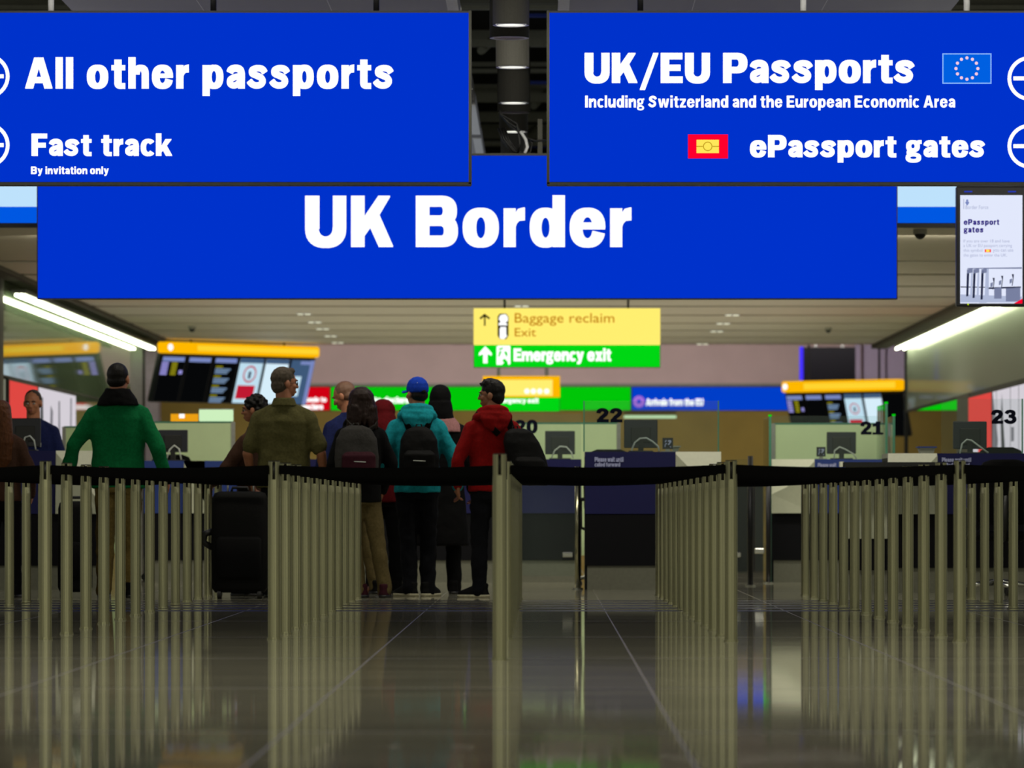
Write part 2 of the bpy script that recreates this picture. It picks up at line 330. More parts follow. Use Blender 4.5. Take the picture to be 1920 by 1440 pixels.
G = {
 'U': (_R(0, .36, .27, 1) + _R(.56, .36, .81, 1) + _A((.405, .37), (.405, .39), (.15, .18), 180, 360)),
 'K': (_R(0, 0, .255, 1) + _P((.255, .57), (.55, 1), (.77, 1), (.55, .63), (.38, .395), (.255, .22)) + _P((.55, .63), (.38, .395), (.56, 0), (.83, 0))),
 'B': (_R(0, 0, .255, 1) + _R(.25, .8, .53, 1) + _R(.25, .42, .56, .61) + _R(.25, 0, .55, .21) + _A((.5, .71), (.31, .29), (.045, .095), -90, 90) + _A((.52, .31), (.31, .31), (.045, .1), -90, 90)),
 'P': (_R(0, 0, .26, 1) + _R(.25, .8, .47, 1) + _R(.25, .33, .47, .53) + _A((.45, .665), (.34, .335), (.07, .135), -90, 90)),
 'E': (_R(0, 0, .26, 1) + _R(.25, .8, .70, 1) + _R(.25, .41, .64, .6) + _R(.25, 0, .71, .2)),
 'F': (_R(0, 0, .26, 1) + _R(.25, .8, .68, 1) + _R(.25, .38, .62, .58)),
 'A': (_P((0, 0), (.31, 1), (.455, 1), (.455, .70), (.25, 0)) + _P((.91, 0), (.66, 0), (.455, .70), (.455, 1), (.60, 1)) + _R(.24, .18, .68, .36)),
 'I': _R(0, 0, .26, 1),
 'S': _T([(x * 1.2, y * 1.33) for x, y in SP], .22),
 's': _T(SP, .185),
 'a': (_T([(.10, .52), (.16, .62), (.31, .66), (.45, .61), (.50, .47), (.50, .2), (.50, 0)], .21) + _T([(.46, .40), (.26, .36), (.12, .28), (.11, .16), (.22, .09), (.36, .13), (.47, .24)], .175)),
 'c': _A((.33, .375), (.33, .388), (.11, .22), 42, 318),
 'e': (_A((.35, .375), (.35, .388), (.11, .22), 0, 344) + _R(.12, .35, .695, .47)),
 'o': _A((.355, .375), (.355, .388), (.10, .22)),
 'd': (_A((.31, .375), (.31, .388), (.09, .21)) + _R(.46, 0, .69, 1.01)),
 'p': (_R(0, -.24, .225, .75) + _A((.38, .375), (.31, .388), (.09, .21))),
 'g': (_A((.29, .50), (.29, .265), (.09, .12)) + _P((.44, .60), (.66, .62), (.66, .77), (.52, .76), (.42, .68)) + _T([(.14, .29), (.09, .2), (.2, .145), (.42, .13)], .14) + _A((.31, -.03), (.33, .215), (.16, .075))),
 'h': (_R(0, 0, .225, 1.01) + _A((.41, .46), (.265, .3), (.045, .12), 0, 180) + _R(.455, 0, .675, .46)),
 'n': (_R(0, 0, .225, .75) + _A((.41, .46), (.265, .3), (.045, .12), 0, 180) + _R(.455, 0, .675, .46)),
 'm': (_R(0, 0, .22, .75) + _A((.39, .46), (.25, .3), (.045, .12), 0, 180) + _R(.43, 0, .64, .46) + _A((.81, .46), (.25, .3), (.045, .12), 0, 180) + _R(.85, 0, 1.06, .46)),
 'u': (_R(0, .29, .22, .75) + _A((.265, .29), (.265, .3), (.045, .12), 180, 360) + _R(.45, 0, .675, .75)),
 'i': (_R(0, 0, .225, .75) + _R(0, .83, .225, 1.01)), 'l': _R(0, 0, .225, 1.01),
 'r': (_R(0, 0, .225, .75) + _P((.225, .40), (.225, .64), (.29, .74), (.41, .77), (.41, .53), (.30, .52), (.25, .47))),
 't': (_R(.1, .17, .325, .93) + _R(0, .6, .45, .75) + _A((.31, .19), (.21, .2), (.02, .03), 180, 270) + _R(.30, -.01, .45, .16)),
 'v': (_P((0, .75), (.24, .75), (.35, .30), (.35, 0), (.225, 0)) + _P((.70, .75), (.475, 0), (.35, 0), (.35, .30), (.46, .75))),
 'w': (_P((0, .75), (.23, .75), (.31, .27), (.31, 0), (.18, 0)) + _P((.31, 0), (.31, .27), (.40, .75), (.52, .75), (.52, .45), (.42, 0)) + _P((.73, 0), (.73, .27), (.64, .75), (.52, .75), (.52, .45), (.62, 0)) + _P((1.04, .75), (.86, 0), (.73, 0), (.73, .27), (.81, .75))),
 'y': (_P((0, .75), (.24, .75), (.44, .18), (.28, -.02)) + _P((.70, .75), (.475, .75), (.27, .03), (.46, 0)) + _P((.46, 0), (.27, .03), (.20, -.05), (.08, -.05), (.08, -.23), (.25, -.24), (.38, -.17))),
 'k': (_R(0, 0, .225, 1.01) + _P((.225, .40), (.43, .75), (.68, .75), (.46, .46), (.34, .30), (.225, .16)) + _P((.46, .46), (.30, .28), (.45, 0), (.71, 0))),
 'z': (_R(0, .59, .56, .75) + _R(0, 0, .57, .16) + _P((0, .15), (.27, .15), (.56, .6), (.29, .6))),
 'x': (_P((0, .75), (.42, 0), (.69, 0), (.27, .75)) + _P((.42, .75), (0, 0), (.26, 0), (.68, .75))),
 '/': _P((0, -.24), (.15, -.24), (.60, 1), (.45, 1)),
 '0': _A((.34, .5), (.34, .515), (.115, .33)),
 '1': (_R(.2, 0, .44, 1) + _P((0, .62), (.2, .66), (.2, .9), (.1, .82), (0, .8)) + _R(.0, 0, .62, .14)),
 '2': (_T([(.10, .66), (.15, .83), (.31, .90), (.48, .84), (.54, .69), (.46, .52), (.29, .34), (.14, .10)], .21) + _R(.03, 0, .66, .19)),
 '3': (_T([(.09, .74), (.18, .87), (.34, .90), (.48, .82), (.48, .66), (.38, .56), (.24, .54)], .19) + _T([(.24, .54), (.42, .51), (.53, .39), (.53, .24), (.42, .11), (.26, .09), (.12, .16), (.06, .28)], .2)),
 'N': (_R(0, 0, .24, 1) + _R(.56, 0, .80, 1) + _P((.1, 1), (.30, 1), (.70, 0), (.50, 0))),
 'G': (_A((.42, .5), (.42, .515), (.16, .3), 45, 340) + _R(.45, .3, .84, .48) + _R(.62, .05, .84, .45)),
 'f': (_R(.1, 0, .325, .8) + _R(0, .6, .45, .75) + _T([(.21, .75), (.23, .89), (.33, .93), (.46, .92)], .2)),
 'b': (_R(0, 0, .225, 1.01) + _A((.38, .375), (.31, .388), (.09, .21))),
 ',': _R(0, -.1, .2, .1), '.': _R(0, 0, .22, .2),
}
def layout(s, gap=.075, space=.30):
    x = 0; out = []
    for ch in s:
        if ch == ' ': x += space; continue
        g = G[ch]; wd = max(p[0] for q in g for p in q)
        out += [[(px + x, py) for px, py in q] for q in g]; x += wd + gap
    return out
def heavy(name, s, bb, Y, m, parent, gap=.075, space=.30, label=None, b=.02):
    """lettering fitted into the box bb = (x0, top, x1, bottom) given on the photo, standing on the plane at depth Y"""
    q = layout(s, gap, space); q = [[(x + dx * b, y + dy * b) for x, y in k] for k in q for dx, dy in ((-1, -1), (1, -1), (1, 1), (-1, 1))]
    xs = [p[0] for k in q for p in k]; ys = [p[1] for k in q for p in k]
    x0, x1, y0, y1 = min(xs), max(xs), min(ys), max(ys); mb = MB()
    for k in q:
        v = []
        for px, py in k:
            a = bb[0] + (px - x0) / (x1 - x0) * (bb[2] - bb[0]); c = bb[3] - (py - y0) / (y1 - y0) * (bb[3] - bb[1])
            v.append(P(a, c, Y - 4e-6 * len(mb.f)))
        mb.add(v, [tuple(range(len(v)))])
    o = mb.build(name, m, parent)
    if label: o['label'] = label
    return o
def plain(name, s, bb, Y, m, parent, weight=0.0):
    c = bpy.data.curves.new(name, 'FONT'); c.body = s; c.offset = weight; c.resolution_u = 3
    t = bpy.data.objects.new(name, c); COL.objects.link(t)
    dg = bpy.context.evaluated_depsgraph_get(); dg.update()
    me = bpy.data.meshes.new_from_object(t.evaluated_get(dg)); bpy.data.objects.remove(t)
    xs = [v.co.x for v in me.vertices]; ys = [v.co.y for v in me.vertices]; x0, x1, y0, y1 = min(xs), max(xs), min(ys), max(ys)
    mb = MB(); mb.add([P(bb[0] + (v.co.x - x0) / (x1 - x0) * (bb[2] - bb[0]), bb[3] - (v.co.y - y0) / (y1 - y0) * (bb[3] - bb[1]), Y) for v in me.vertices], [tuple(p.vertices) for p in me.polygons])
    bpy.data.meshes.remove(me); return mb.build(name, m, parent)
def plate(name, x0, y0, x1, y1, Y, m, parent, th=.004):
    """thin plate whose front is at depth Y"""
    a, b = P(x0, y1, Y), P(x1, y0, Y); return MB().box(a.x, b.x, Y, Y + th, a.z, b.z).build(name, m, parent)
def disc(name, cx, cy, r0, r1, Y, m, parent, n=40):
    mb = MB()
    for i in range(n):
        a, b = 2 * PI * i / n, 2 * PI * (i + 1) / n
        mb.add([P(cx + r * math.cos(t), cy - r * math.sin(t), Y) for r, t in ((r0, a), (r1, a), (r1, b), (r0, b))], [(0, 1, 2, 3)])
    return mb.build(name, m, parent)
def shape(name, pts, Y, m, parent):
    return MB().add([P(x, y, Y) for x, y in pts], [tuple(range(len(pts)))]).build(name, m, parent)

# ============================================================ the hall
YF, YU, YE, YB = 37.5, 43.9, 78.0, 90.0
XL, XR = -6.52, 5.87
ZC = 3.385
struct('floor', MB().box(-16, 16, 2, 100, -.1, 0), 'floor')
mb = MB(); y = 44.95
for s in (51.7, 54.6, 57.5, 60.4, 63.2, 66.1, 69, 71.8, 74.7, 77.7):
    mb.box(-5.93, 9.5, y, s - .42, ZC, ZC + .06); y = s
struct('ceiling', mb, 'ceiling_metal')
struct('ceiling_recess', MB().box(-7, 9.6, 44.95, 77.8, ZC + .16, ZC + .2), 'recess_dark')
struct('ceiling_rear', MB().box(-9, 9.6, 77.8, 91, 4.35, 4.45).box(-9, 9.6, 77.7, 77.8, ZC, 4.4), 'fascia_mauve')
struct('trim_left', MB().box(-6.5, -5.93, 50, YE, ZC + .10, ZC + .16).box(-5.99, -5.93, 45, YE, ZC - .05, ZC + .16), 'trough')
struct('trim_right', MB().box(5.3, 5.56, 48, YE, ZC - .06, ZC - .001), 'trough')
# fascia over the low ceiling, a lit pale band above a lit blue band
fz = PZ(418, 44.8)
struct('trim_fascia_core', MB().box(-9, 9, 44.8, 44.95, ZC - .02, PZ(342, 44.8)), 'dark_trim')
struct('trim_fascia_blue', MB().box(-9, 9, 44.78, 44.8, PZ(418, 44.8), PZ(388, 44.8)), 'fascia_blue')
struct('trim_fascia_white', MB().box(-9, 9, 44.78, 44.8, PZ(388, 44.8), PZ(346, 44.8)), 'fascia_white')
# high void with beams and trays
struct('ceiling_void', MB().box(-14, 14, 26, 78, 6.9, 7.0).box(-14, 14, 77.5, 77.65, ZC + .25, 6.9), 'void')
mb = MB(); mb2 = MB(); mb3 = MB(); yy = 33.0; k = 0
while yy < 76:
    h = 6.15 + .45 * ((k * 7) % 5) / 4
    mb.box(-12, 12, yy, yy + .1, h, h + random.choice((.05, .08, .12)))
    if k % 3 == 1: mb2.box(-12, 12, yy + .9, yy + .98, h + .1, h + .14)
    if k % 4 == 2: mb3.box(-.55, .3, yy + .5, yy + .58, h - .1, h - .06)  # blue glints on the beams, painted as short coloured bars
    if k % 5 == 0: mb.tube([(-.75 + .3 * (k % 3), yy, h - .05), (-.45 + .3 * (k % 3), yy + 1.6, h + .4)], .05, 8)
    yy += 1.55; k += 1
struct('ceiling_beams', mb, 'void_beam'); struct('ceiling_trays', mb2, 'frame_grey'); struct('ceiling_glints', mb3, 'void_glint')
# pale ceiling rafts either side of the slot
RZ = 4.79
def raft(name, xa, xb, edge):
    mb = MB(); m2 = MB(); ys = [(24, 43.4), (43.6, 45.9), (46.3, 47.45), (48.1, 51.9), (52.5, 60)]
    for a, b in ys:
        mb.box(xa, xb, a, b, RZ, RZ + .12)
        e = (xb - .09, xb) if edge > 0 else (xa, xa + .09)
        m2.box(e[0], e[1], a, b, RZ - .012, RZ)
    for xx in (xa + (xb - xa) * .34, xa + (xb - xa) * .67): m2.box(xx, xx + .006, 24, 43.4, RZ - .002, RZ)
    struct(name, mb, 'raft'); struct(name + '_edge', m2, 'raft_edge')
raft('ceiling_raft_left', -3.85, -.70, 1); raft('ceiling_raft_right', .105, 3.3, -1)
# side walls
zl = CZ + .2445 * 6.52; zr = CZ + .2675 * XR
struct('wall_left', MB().box(XL - .1, XL, 57.6, YE, zl, ZC + .1).box(XL - .1, XL, 66.3, YE, 0, zl - .02).box(XL - .1, XL, 57.6, 66.3, 0, .8), 'side_glass')
struct('trim_left_rail', MB().box(XL - .1, XL + .01, 57.6, YE, zl - .025, zl), 'dark_trim')
struct('wall_left_pillar', MB().box(XL - .3, XL + .02, 57.2, 57.62, 0, ZC + .1), 'pillar_dark')
struct('wall_right', MB().box(XR, XR + .02, 48, YE, zr, ZC), 'bulkhead_glass')
struct('trim_right_rail', MB().box(XR - .01, XR + .03, 48, YE, zr - .03, zr + .01), 'dark_trim')
struct('wall_right_pillar', MB().box(XR - .02, XR + .25, 66.2, 68.2, 0, zr), 'pillar_dark')
struct('wall_left_column', MB().box(PX(270, 78.2), PX(298, 78.2), 78.05, 78.6, 0, ZC), 'lilac')
struct('trim_left_edge', MB().box(XL - .1, XL + .02, YE, YE + .04, 0, ZC), 'frame_dark')
struct('trim_right_edge', MB().box(XR - .03, XR + .03, YE, YE + .05, 0, ZC), 'frame_dark')
# back of the hall
struct('wall_back', MB().box(-9, 9.5, YB, YB + .2, PZ(722, YB), 4.4), 'fascia_mauve')
struct('trim_back', MB().box(-9, 9.5, YB - .12, YB, PZ(724, YB), PZ(719, YB)), 'void_beam')
struct('wall_far', MB().box(-9, 9.5, 96, 96.2, 0, 3.4), 'ochre')
struct('ceiling_far', MB().box(-9, 9.5, YB + .2, 96, 3.0, 3.05), 'ochre')
mb = MB()
for a, b in ((1604, 1614), (1620, 1660), (1664, 1697)): mb.box(PX(a, 89.6), PX(b, 89.6), 89.6, 89.9, PZ(716, 89.6), 4.3)
struct('wall_back_panels', mb, 'lilac')

# ------------------------------------------------------------ fluorescent strips in the side troughs
def strip(name, x, sgn, label, y0, y1):
    d = .03 if sgn > 0 else .06
    t = thing(name, label, 'light', (x, (y0 + y1) / 2, ZC), 0)
    MB().box(x - .09, x + .09, y0, y1, ZC - .05, ZC - .004).build('housing', 'frame_grey', t)
    MB().cyl((x - d, y0, ZC - .072), (x - d, y1, ZC - .072), .022, 10).build('tube', 'tube', t, True)
    MB().cyl((x + d, y0, ZC - .072), (x + d, y1, ZC - .072), .022, 10).build('tube', 'tube', t, True)
strip('strip_light', XL + .16, 1, 'long pair of white fluorescent tubes along the top of the mirror-like glass wall', 58, YE - .3)
strip('strip_light', XR - .12, -1, 'long pair of white fluorescent tubes over the clear glass bulkhead near counter twenty-three', 56, YE - .3)

# ------------------------------------------------------------ big blue signs
def rods(t, xs, Y, ytop_px, mats, up=.35):
    for x, m in zip(xs, mats):
        X = PX(x, Y); z = PZ(ytop_px, Y)
        MB().cyl((X, Y + .07, z - .02), (X, Y + .07, z + up), .024, 12).build('rod', m, t, True)
def sign_box(name, label, x0, y0, x1, y1, Y, face, frame='frame_dark', th=.16, border=4, group=None):
    a, b = P(x0, y1, Y), P(x1, y0, Y)
    t = thing(name, label, 'sign', ((a.x + b.x) / 2, Y, a.z), 0, group)
    MB().box(a.x, b.x, Y, Y + th, a.z, b.z).build('casing', frame, t)
    if face: plate('face', x0 + border, y0 + border, x1 - border, y1 - border, Y - .006, face, t)
    return t
def arrow_ring(t, cx, cy, d, Y, r=42):
    disc('arrow_ring', cx, cy, r - 7, r, Y, 'sign_white', t)
    mb = MB()
    def q(pts): mb.add([P(x, y, Y) for x, y in pts], [tuple(range(len(pts)))])
    q([(cx - 31, cy - 3.8), (cx + 31, cy - 3.8), (cx + 31, cy + 3.8), (cx - 31, cy + 3.8)])
    for s in (-1, 1): q([(cx + d * 31, cy - 2), (cx + d * 31, cy + 2), (cx + d * 8, cy + s * 24 + 3), (cx + d * 8, cy + s * 24 - 3)])
    mb.build('arrow', 'sign_white', t)
FT = YF - .016
s1 = sign_box('overhead_sign', 'blue lit overhead sign for all other passports and fast track', -320, 20, 883, 345, YF, 'sign_blue')
heavy('lettering', 'All other passports', (47, 107, 738, 180), FT, 'sign_white', s1, gap=.13, space=.36, b=.014)
heavy('lettering', 'Fast track', (59, 250, 323, 293), FT, 'sign_white', s1, gap=.10, space=.36, b=.014)
heavy('lettering', 'By invitation only', (58, 312, 204, 330), FT, 'sign_white', s1, gap=.1, b=.006)
arrow_ring(s1, -24, 143, -1, FT); arrow_ring(s1, -24, 272, -1, FT)
MB().box(PX(883, YF) - .018, PX(883, YF) + .004, YF - .012, YF + .17, PZ(345, YF), PZ(20, YF)).build('edge_trim', 'frame_trim', s1)
MB().box(PX(-320, YF), PX(883, YF), YF - .012, YF + .17, PZ(345, YF) - .008, PZ(345, YF) + .012).build('edge_trim', 'frame_trim', s1)
rods(s1, (94, 399, 705), YF, 20, ('raft_edge', 'frame_dark', 'frame_dark'))
s2 = sign_box('overhead_sign', 'blue lit overhead sign for UK and EU passports and ePassport gates', 1026, 20, 2240, 345, YF, 'sign_blue')
heavy('lettering', 'UK/EU Passports', (1096, 99, 1715, 169), FT, 'sign_white', s2, gap=.10, space=.36, b=.014)
heavy('lettering', 'Including Switzerland and the European Economic Area', (1097, 179, 1791, 207), FT, 'sign_white', s2, gap=.10, b=0)
heavy('lettering', 'ePassport gates', (1406, 253, 1847, 305), FT, 'sign_white', s2, gap=.10, space=.36, b=.016)
arrow_ring(s2, 1931, 147, 1, FT); arrow_ring(s2, 1931, 274, 1, FT)
fl = plate('flag', 1767, 100, 1859, 157, FT, 'flag_edge', s2)
plate('flag_field', 1769, 102, 1857, 155, FT - .004, 'flag_blue', fl)
for k in range(12):
    a = 2 * PI * k / 12; disc('star', 1813 + 20.5 * math.sin(a), 128.5 - 20 * math.cos(a), 0, 3.1, FT - .008, 'star_pink', fl, 10)
ch = plate('chip_symbol', 1290, 252, 1365, 297, FT, 'chip_red', s2); ch['label'] = 'red rectangle with yellow biometric chip symbol'
plate('chip_field', 1306, 262, 1348, 287, FT - .004, 'chip_yellow', ch)
mb = MB()
for a, b in ((1306, 1318), (1336, 1348)):
    p, q = P(a, 275.3, FT - .009), P(b, 273.7, FT - .009); mb.box(p.x, q.x, p.y, p.y + .002, p.z, q.z)
mb.build('chip_line', 'chip_line', ch); disc('chip_circle', 1327, 274.5, 7.2, 8.8, FT - .009, 'chip_line', ch, 24)
MB().box(PX(1026, YF) - .004, PX(1026, YF) + .018, YF - .012, YF + .17, PZ(345, YF), PZ(20, YF)).build('edge_trim', 'frame_trim', s2)
MB().box(PX(1026, YF), PX(2240, YF), YF - .012, YF + .17, PZ(345, YF) - .008, PZ(345, YF) + .012).build('edge_trim', 'frame_trim', s2)
rods(s2, (1201, 1507, 1814), YF, 20, ('frame_dark', 'raft_edge', 'raft_edge'))
s3 = sign_box('overhead_sign', 'widest blue lit sign reading UK Border, hung lower behind the two others', 69, 290, 1683, 561, YU, 'sign_blue', border=2)
heavy('lettering', 'UK Border', (572, 366, 1184, 465), YU - .016, 'sign_white', s3, gap=.115, space=.36, b=.010)
MB().box(PX(69, YU), PX(1683, YU), YU - .01, YU + .17, PZ(290, YU) - .004, PZ(290, YU) + .012).build('edge_trim', 'frame_trim', s3)
for x in (-200 + 1212.5, 440, 1400): MB().box(PX(x - 4.5, YU + .1), PX(x + 4.5, YU + .1), YU + .06, YU + .14, PZ(290, YU) - .05, PZ(222, YU)).build('post', 'frame_trim', s3)
# loop of cables lying over the sign's top
mb = MB(); bz = PZ(289, YU)
for i, (a, b, c) in enumerate(((942, 975, 222), (946, 985, 232), (938, 990, 226), (950, 998, 240))):
    Yc = YU + .03 + .02 * i
    mb.tube([P(937, 203, Yc), P(939, 215, Yc), P(a + 8, c - 2, Yc), P(a + 28, c + 10, Yc), P(b, 268, Yc), P(b - 4, 287, Yc), P(a + 20, 284, Yc), P(a + 4, 262, Yc), P(a - 4, 240, Yc)], .011, 8)
mb.tube([P(985, 258, YU + .04), P(1005, 264, YU + .04), P(1030, 262, YU + .04)], .009, 8)
cb = tag(mb.build('cable_loop', 'black_plastic', None, True), 'loop of black cables hanging in the gap above the UK Border sign', 'cable')
MB().tube([P(976, 246, YU + .02), P(986, 262, YU + .02), P(989, 276, YU + .02), P(984, 287, YU + .02)], .014, 8).build('cream_cable', 'raft_edge', cb, True)

# ------------------------------------------------------------ pendant lamps in the slot
def pendant(cx, by, Y, dia, lit, label):
    z = PZ(by, Y); X = PX(cx, Y); r = dia / 2
    t = thing('pendant_downlight' if lit else 'pendant_speaker', label, 'light' if lit else 'speaker', (X, Y, z), 0, 'cylinder fittings in the ceiling slot')
    n = 36; mb = MB(); rows = []
    for rr, zz in ((r * .84, z + .02), (r * .97, z), (r, z + .01), (r, z + .62), (r * .9, z + .64)):
        rows.append([(X + rr * math.cos(2 * PI * i / n), Y + rr * math.sin(2 * PI * i / n), zz) for i in range(n)])
    mb.loft(rows).build('casing', 'lamp_casing', t, False)
    mb = MB(); mb.loft([[(X + rr * math.cos(2 * PI * i / n), Y + rr * math.sin(2 * PI * i / n), zz) for i in range(n)] for rr, zz in ((r * .99, z - .003), (r * .8, z - .004), (r * .8, z + .015), (r * .99, z + .008))], False).build('rim', 'lamp_ring', t)
    mb = MB(); mb.add([(X + r * .83 * math.cos(2 * PI * i / n), Y + r * .83 * math.sin(2 * PI * i / n), z + .006) for i in range(n)], [tuple(range(n))]); mb.build('lens' if lit else 'grille', 'lens' if lit else 'lilac', t)
    MB().cyl((X, Y, z + .62), (X, Y, 6.9), .02, 8).build('stem', 'void', t)
    if lit:
        l = bpy.data.lights.new('lamp', 'SPOT'); l.energy = 60; l.spot_size = 1.3; l.color = (1, .97, .85); l.shadow_soft_size = .1
        o = bpy.data.objects.new('lamp', l); COL.objects.link(o); o.parent = t; o.location = (0, 0, -.02)
ordn = ['nearest', 'second', 'third', 'fourth', 'fifth']
for i, (cx, by) in enumerate(((958, 47), (961, 126), (963, 193), (963, 247), (964, 293))):
    pendant(cx, by, 3.75 * F / (HY - by), .285, True, 'lit dark cylinder downlight in the ceiling slot, %s from the camera' % ordn[i])
pendant(955, 71, 3.75 * F / (HY - 71) + .1, .318, False, 'unlit dark cylinder fitting with pale grille hanging behind the nearest downlight')
pendant(963.5, 210.5, 3.75 * F / (HY - 210.5) + .1, .315, False, 'unlit dark cylinder fitting with pale grille, farther one above the cable loop')

# ------------------------------------------------------------ portrait screen hung beside the sign
YS = 42.0
a, b = P(1793, 575, YS), P(1925, 349, YS)
t = thing('display_screen', 'black framed portrait screen showing an ePassport gates notice', 'screen', ((a.x + b.x) / 2, YS, a.z))
MB().bbox(a.x, b.x, YS, YS + .1, a.z, b.z, .012).build('casing', 'frame_dark', t)
MB().box(PX(1855, YS) - .03, PX(1855, YS) + .03, YS + .1, YS + .16, PZ(400, YS), 4.79).build('bracket', 'frame_dark', t)
for x in (1808, 1890): plate('vent_slot', x, 358, x + 15, 360.5, YS - .004, 'slot_blue', t)
plate('led', 1814, 569, 1816.5, 572, YS - .004, 'led', t)
pn = plate('panel', 1800.5, 366, 1917, 569, YS - .004, 'screen_page', t); q = YS - .007
plate('crest_line', 1806.5, 373, 1807.6, 392, q, 'screen_faint', pn)
mb = MB()
for x, y, r in ((1813.5, 376, 2.2), (1812, 380, 2.2), (1815, 380, 2.2), (1813.5, 383, 2)):
    mb.add([P(x + r * math.cos(k * PI / 4), y + r * math.sin(k * PI / 4), q) for k in range(8)], [tuple(range(8))])
mb.build('crest', 'screen_head', pn)
plain('lettering', 'Border Force', (1810.5, 385, 1853, 392), q, 'screen_faint', pn)
heavy('lettering', 'ePassport', (1807, 411, 1873.5, 424), q, 'screen_ink', pn, gap=.16); heavy('lettering', 'gates', (1807, 426, 1844, 438.5), q, 'screen_ink', pn, gap=.16)
for s_, x1, yy in (('If you are over 18 and have', 1893, 449), ('a UK or EU passport carrying', 1897.5, 457.5), ('the gates to enter the UK.', 1888, 475.5)): plain('lettering', s_, (1806.5, yy, x1, yy + 7.5), q, 'screen_faint', pn)
plain('lettering', 'this symbol', (1806.5, 466.5, 1842, 474), q, 'screen_faint', pn); plain('lettering', 'you can use', (1862, 467.5, 1900, 474), q, 'screen_faint', pn)
plate('symbol', 1846.5, 467.5, 1858, 473, q, 'chip_red', pn, .002); plate('symbol', 1849, 468, 1855.5, 472.5, q - .003, 'chip_yellow', pn, .002)
mb, m2, m3 = MB(), MB(), MB()
def qd(m, pts, d=0): m.add([P(x, y, q - d) for x, y in pts], [tuple(range(len(pts)))])
for i, x in enumerate((1813, 1825, 1840)):      # the row of gates in the picture
    bt = 556 + 3 * i
    qd(mb, [(x, 509), (x + 4.5, 507), (x + 2.5, bt), (x - 1.5, bt)]); qd(m2, [(x, 505), (x + 11, 503), (x + 11, 511), (x, 513)]); qd(m3, [(x + 8, 512), (x + 11, 511), (x + 10, bt + 6), (x - 4, bt + 6), (x - 3, bt), (x + 6, bt - 1)], .001)
qd(m2, [(1814, 502.5), (1916, 501), (1916, 504), (1814, 504)]); qd(m3, [(1850, 504), (1854, 504), (1854, 567), (1849, 567)])
for x, wd, bt in ((1864, 14, 560), (1886, 27, 565)): qd(m2, [(x, 540), (x + wd, 538), (x + wd, bt), (x, bt)])
qd(mb, [(1852, 539), (1914, 537), (1914, 540), (1852, 542)]); qd(mb, [(1801, 537), (1851, 538), (1851, 539.5), (1801, 539)])
for x, yy in ((1863, 521), (1879, 517), (1899, 514)): qd(mb, [(x - 2, yy), (x + 2, yy), (x + 1.5, yy + 8), (x - .5, yy + 22), (x - 2, yy + 22), (x, yy + 8)]); qd(m2, [(x - 6, yy + 10), (x - 1, yy + 8), (x - 2, yy + 16), (x - 6, yy + 18)])
qd(m3, [(1801, 552), (1916, 556), (1916, 567), (1801, 567)], -.0005)
mb.build('picture_gate', 'photo_dark', pn); m2.build('picture_gate', 'photo_mid', pn); m3.build('picture_gate', 'photo_pale', pn)
shape('corner_flash', [(1901, 569), (1917, 560), (1917, 569)], q - .003, 'chip_red', pn)

# ------------------------------------------------------------ yellow and green signs
YM = 60.4
s4 = sign_box('direction_sign', 'hanging yellow and green lit sign for baggage reclaim and emergency exit', 888, 578, 1238, 689, YM, None, th=.2)
plate('yellow_face', 888, 578, 1238, 647, YM - .006, 'sign_yellow', s4); plate('green_face', 889, 647, 1237, 688, YM - .006, 'sign_green', s4)
q = YM - .012
plain('lettering', 'Baggage reclaim', (965, 587, 1152, 611), q, 'sign_washed_ink', s4, .006)  # lettering washed out by the sign's glow, put into the ink colour
plain('lettering', 'Exit', (965, 615, 1005, 631), q, 'sign_washed_ink', s4, .006)
heavy('lettering', 'Emergency exit', (963, 653, 1146, 683), q, 'sign_white', s4, gap=.07, b=.02)
shape('arrow', [(908.6, 588), (919, 596), (917, 599), (910.4, 594), (910.4, 611), (907.4, 611), (907.4, 594), (901, 599), (899, 596)], q, 'sign_black_ink', s4)
shape('arrow', [(910, 649), (922, 662), (922, 667), (914, 664), (914, 681), (906, 681), (906, 664), (898, 667), (898, 662)], q, 'sign_white', s4)
ic = shape('bag_symbol', [(933, 594), (937, 588), (949, 588), (953.5, 594), (953.5, 629), (949, 636), (937, 636), (933, 629)], q, 'sign_black_ink', s4)
mb = MB()
for p in ([(935, 598), (938, 591), (947, 589), (952, 594), (952, 602), (947, 605), (951, 607), (951, 610), (935, 610), (935, 606), (939, 604)], [(937, 616), (939, 613), (949, 613), (949, 627), (951, 630), (945, 636), (937, 635)]):
    mb.add([P(x, y, q - .004) for x, y in p], [tuple(range(len(p)))])
mb.build('pictogram', 'sign_white', ic)
ex = shape('exit_symbol', [(931, 650), (934, 648), (956, 648), (957, 650), (957, 682), (954, 684), (931, 684)], q, 'sign_white', s4)
mb = MB()
for p in ([(935, 654), (943, 651), (943, 654), (937, 657)], [(936, 659), (941, 658), (937, 668), (934, 670)], [(941, 676), (946, 672), (952, 678), (953, 684), (941, 684), (945, 680)], [(945, 660), (949, 658), (952, 664), (950, 670)]):
    mb.add([P(x, y, q - .004) for x, y in p], [tuple(range(len(p)))])
mb.build('pictogram', 'sign_green', ex)
for x in (946, 1178): MB().cyl((PX(x, YM), YM + .1, PZ(578, YM)), (PX(x, YM), YM + .1, ZC), .014, 8).build('rod', 'frame_dark', s4)
Y2 = 72.0
s5 = sign_box('direction_sign', 'smaller yellow and green lit sign behind the head of the man in red', 905, 705, 1050, 772, Y2, None, th=.2)
plate('yellow_face', 905, 705, 1050, 745, Y2 - .006, 'sign_yellow_deep', s5); plate('green_face', 905, 745, 1049, 771, Y2 - .006, 'sign_green', s5)
plate('glow_panel', 912, 712, 1036, 742, Y2 - .010, 'sign_yellow', s5)
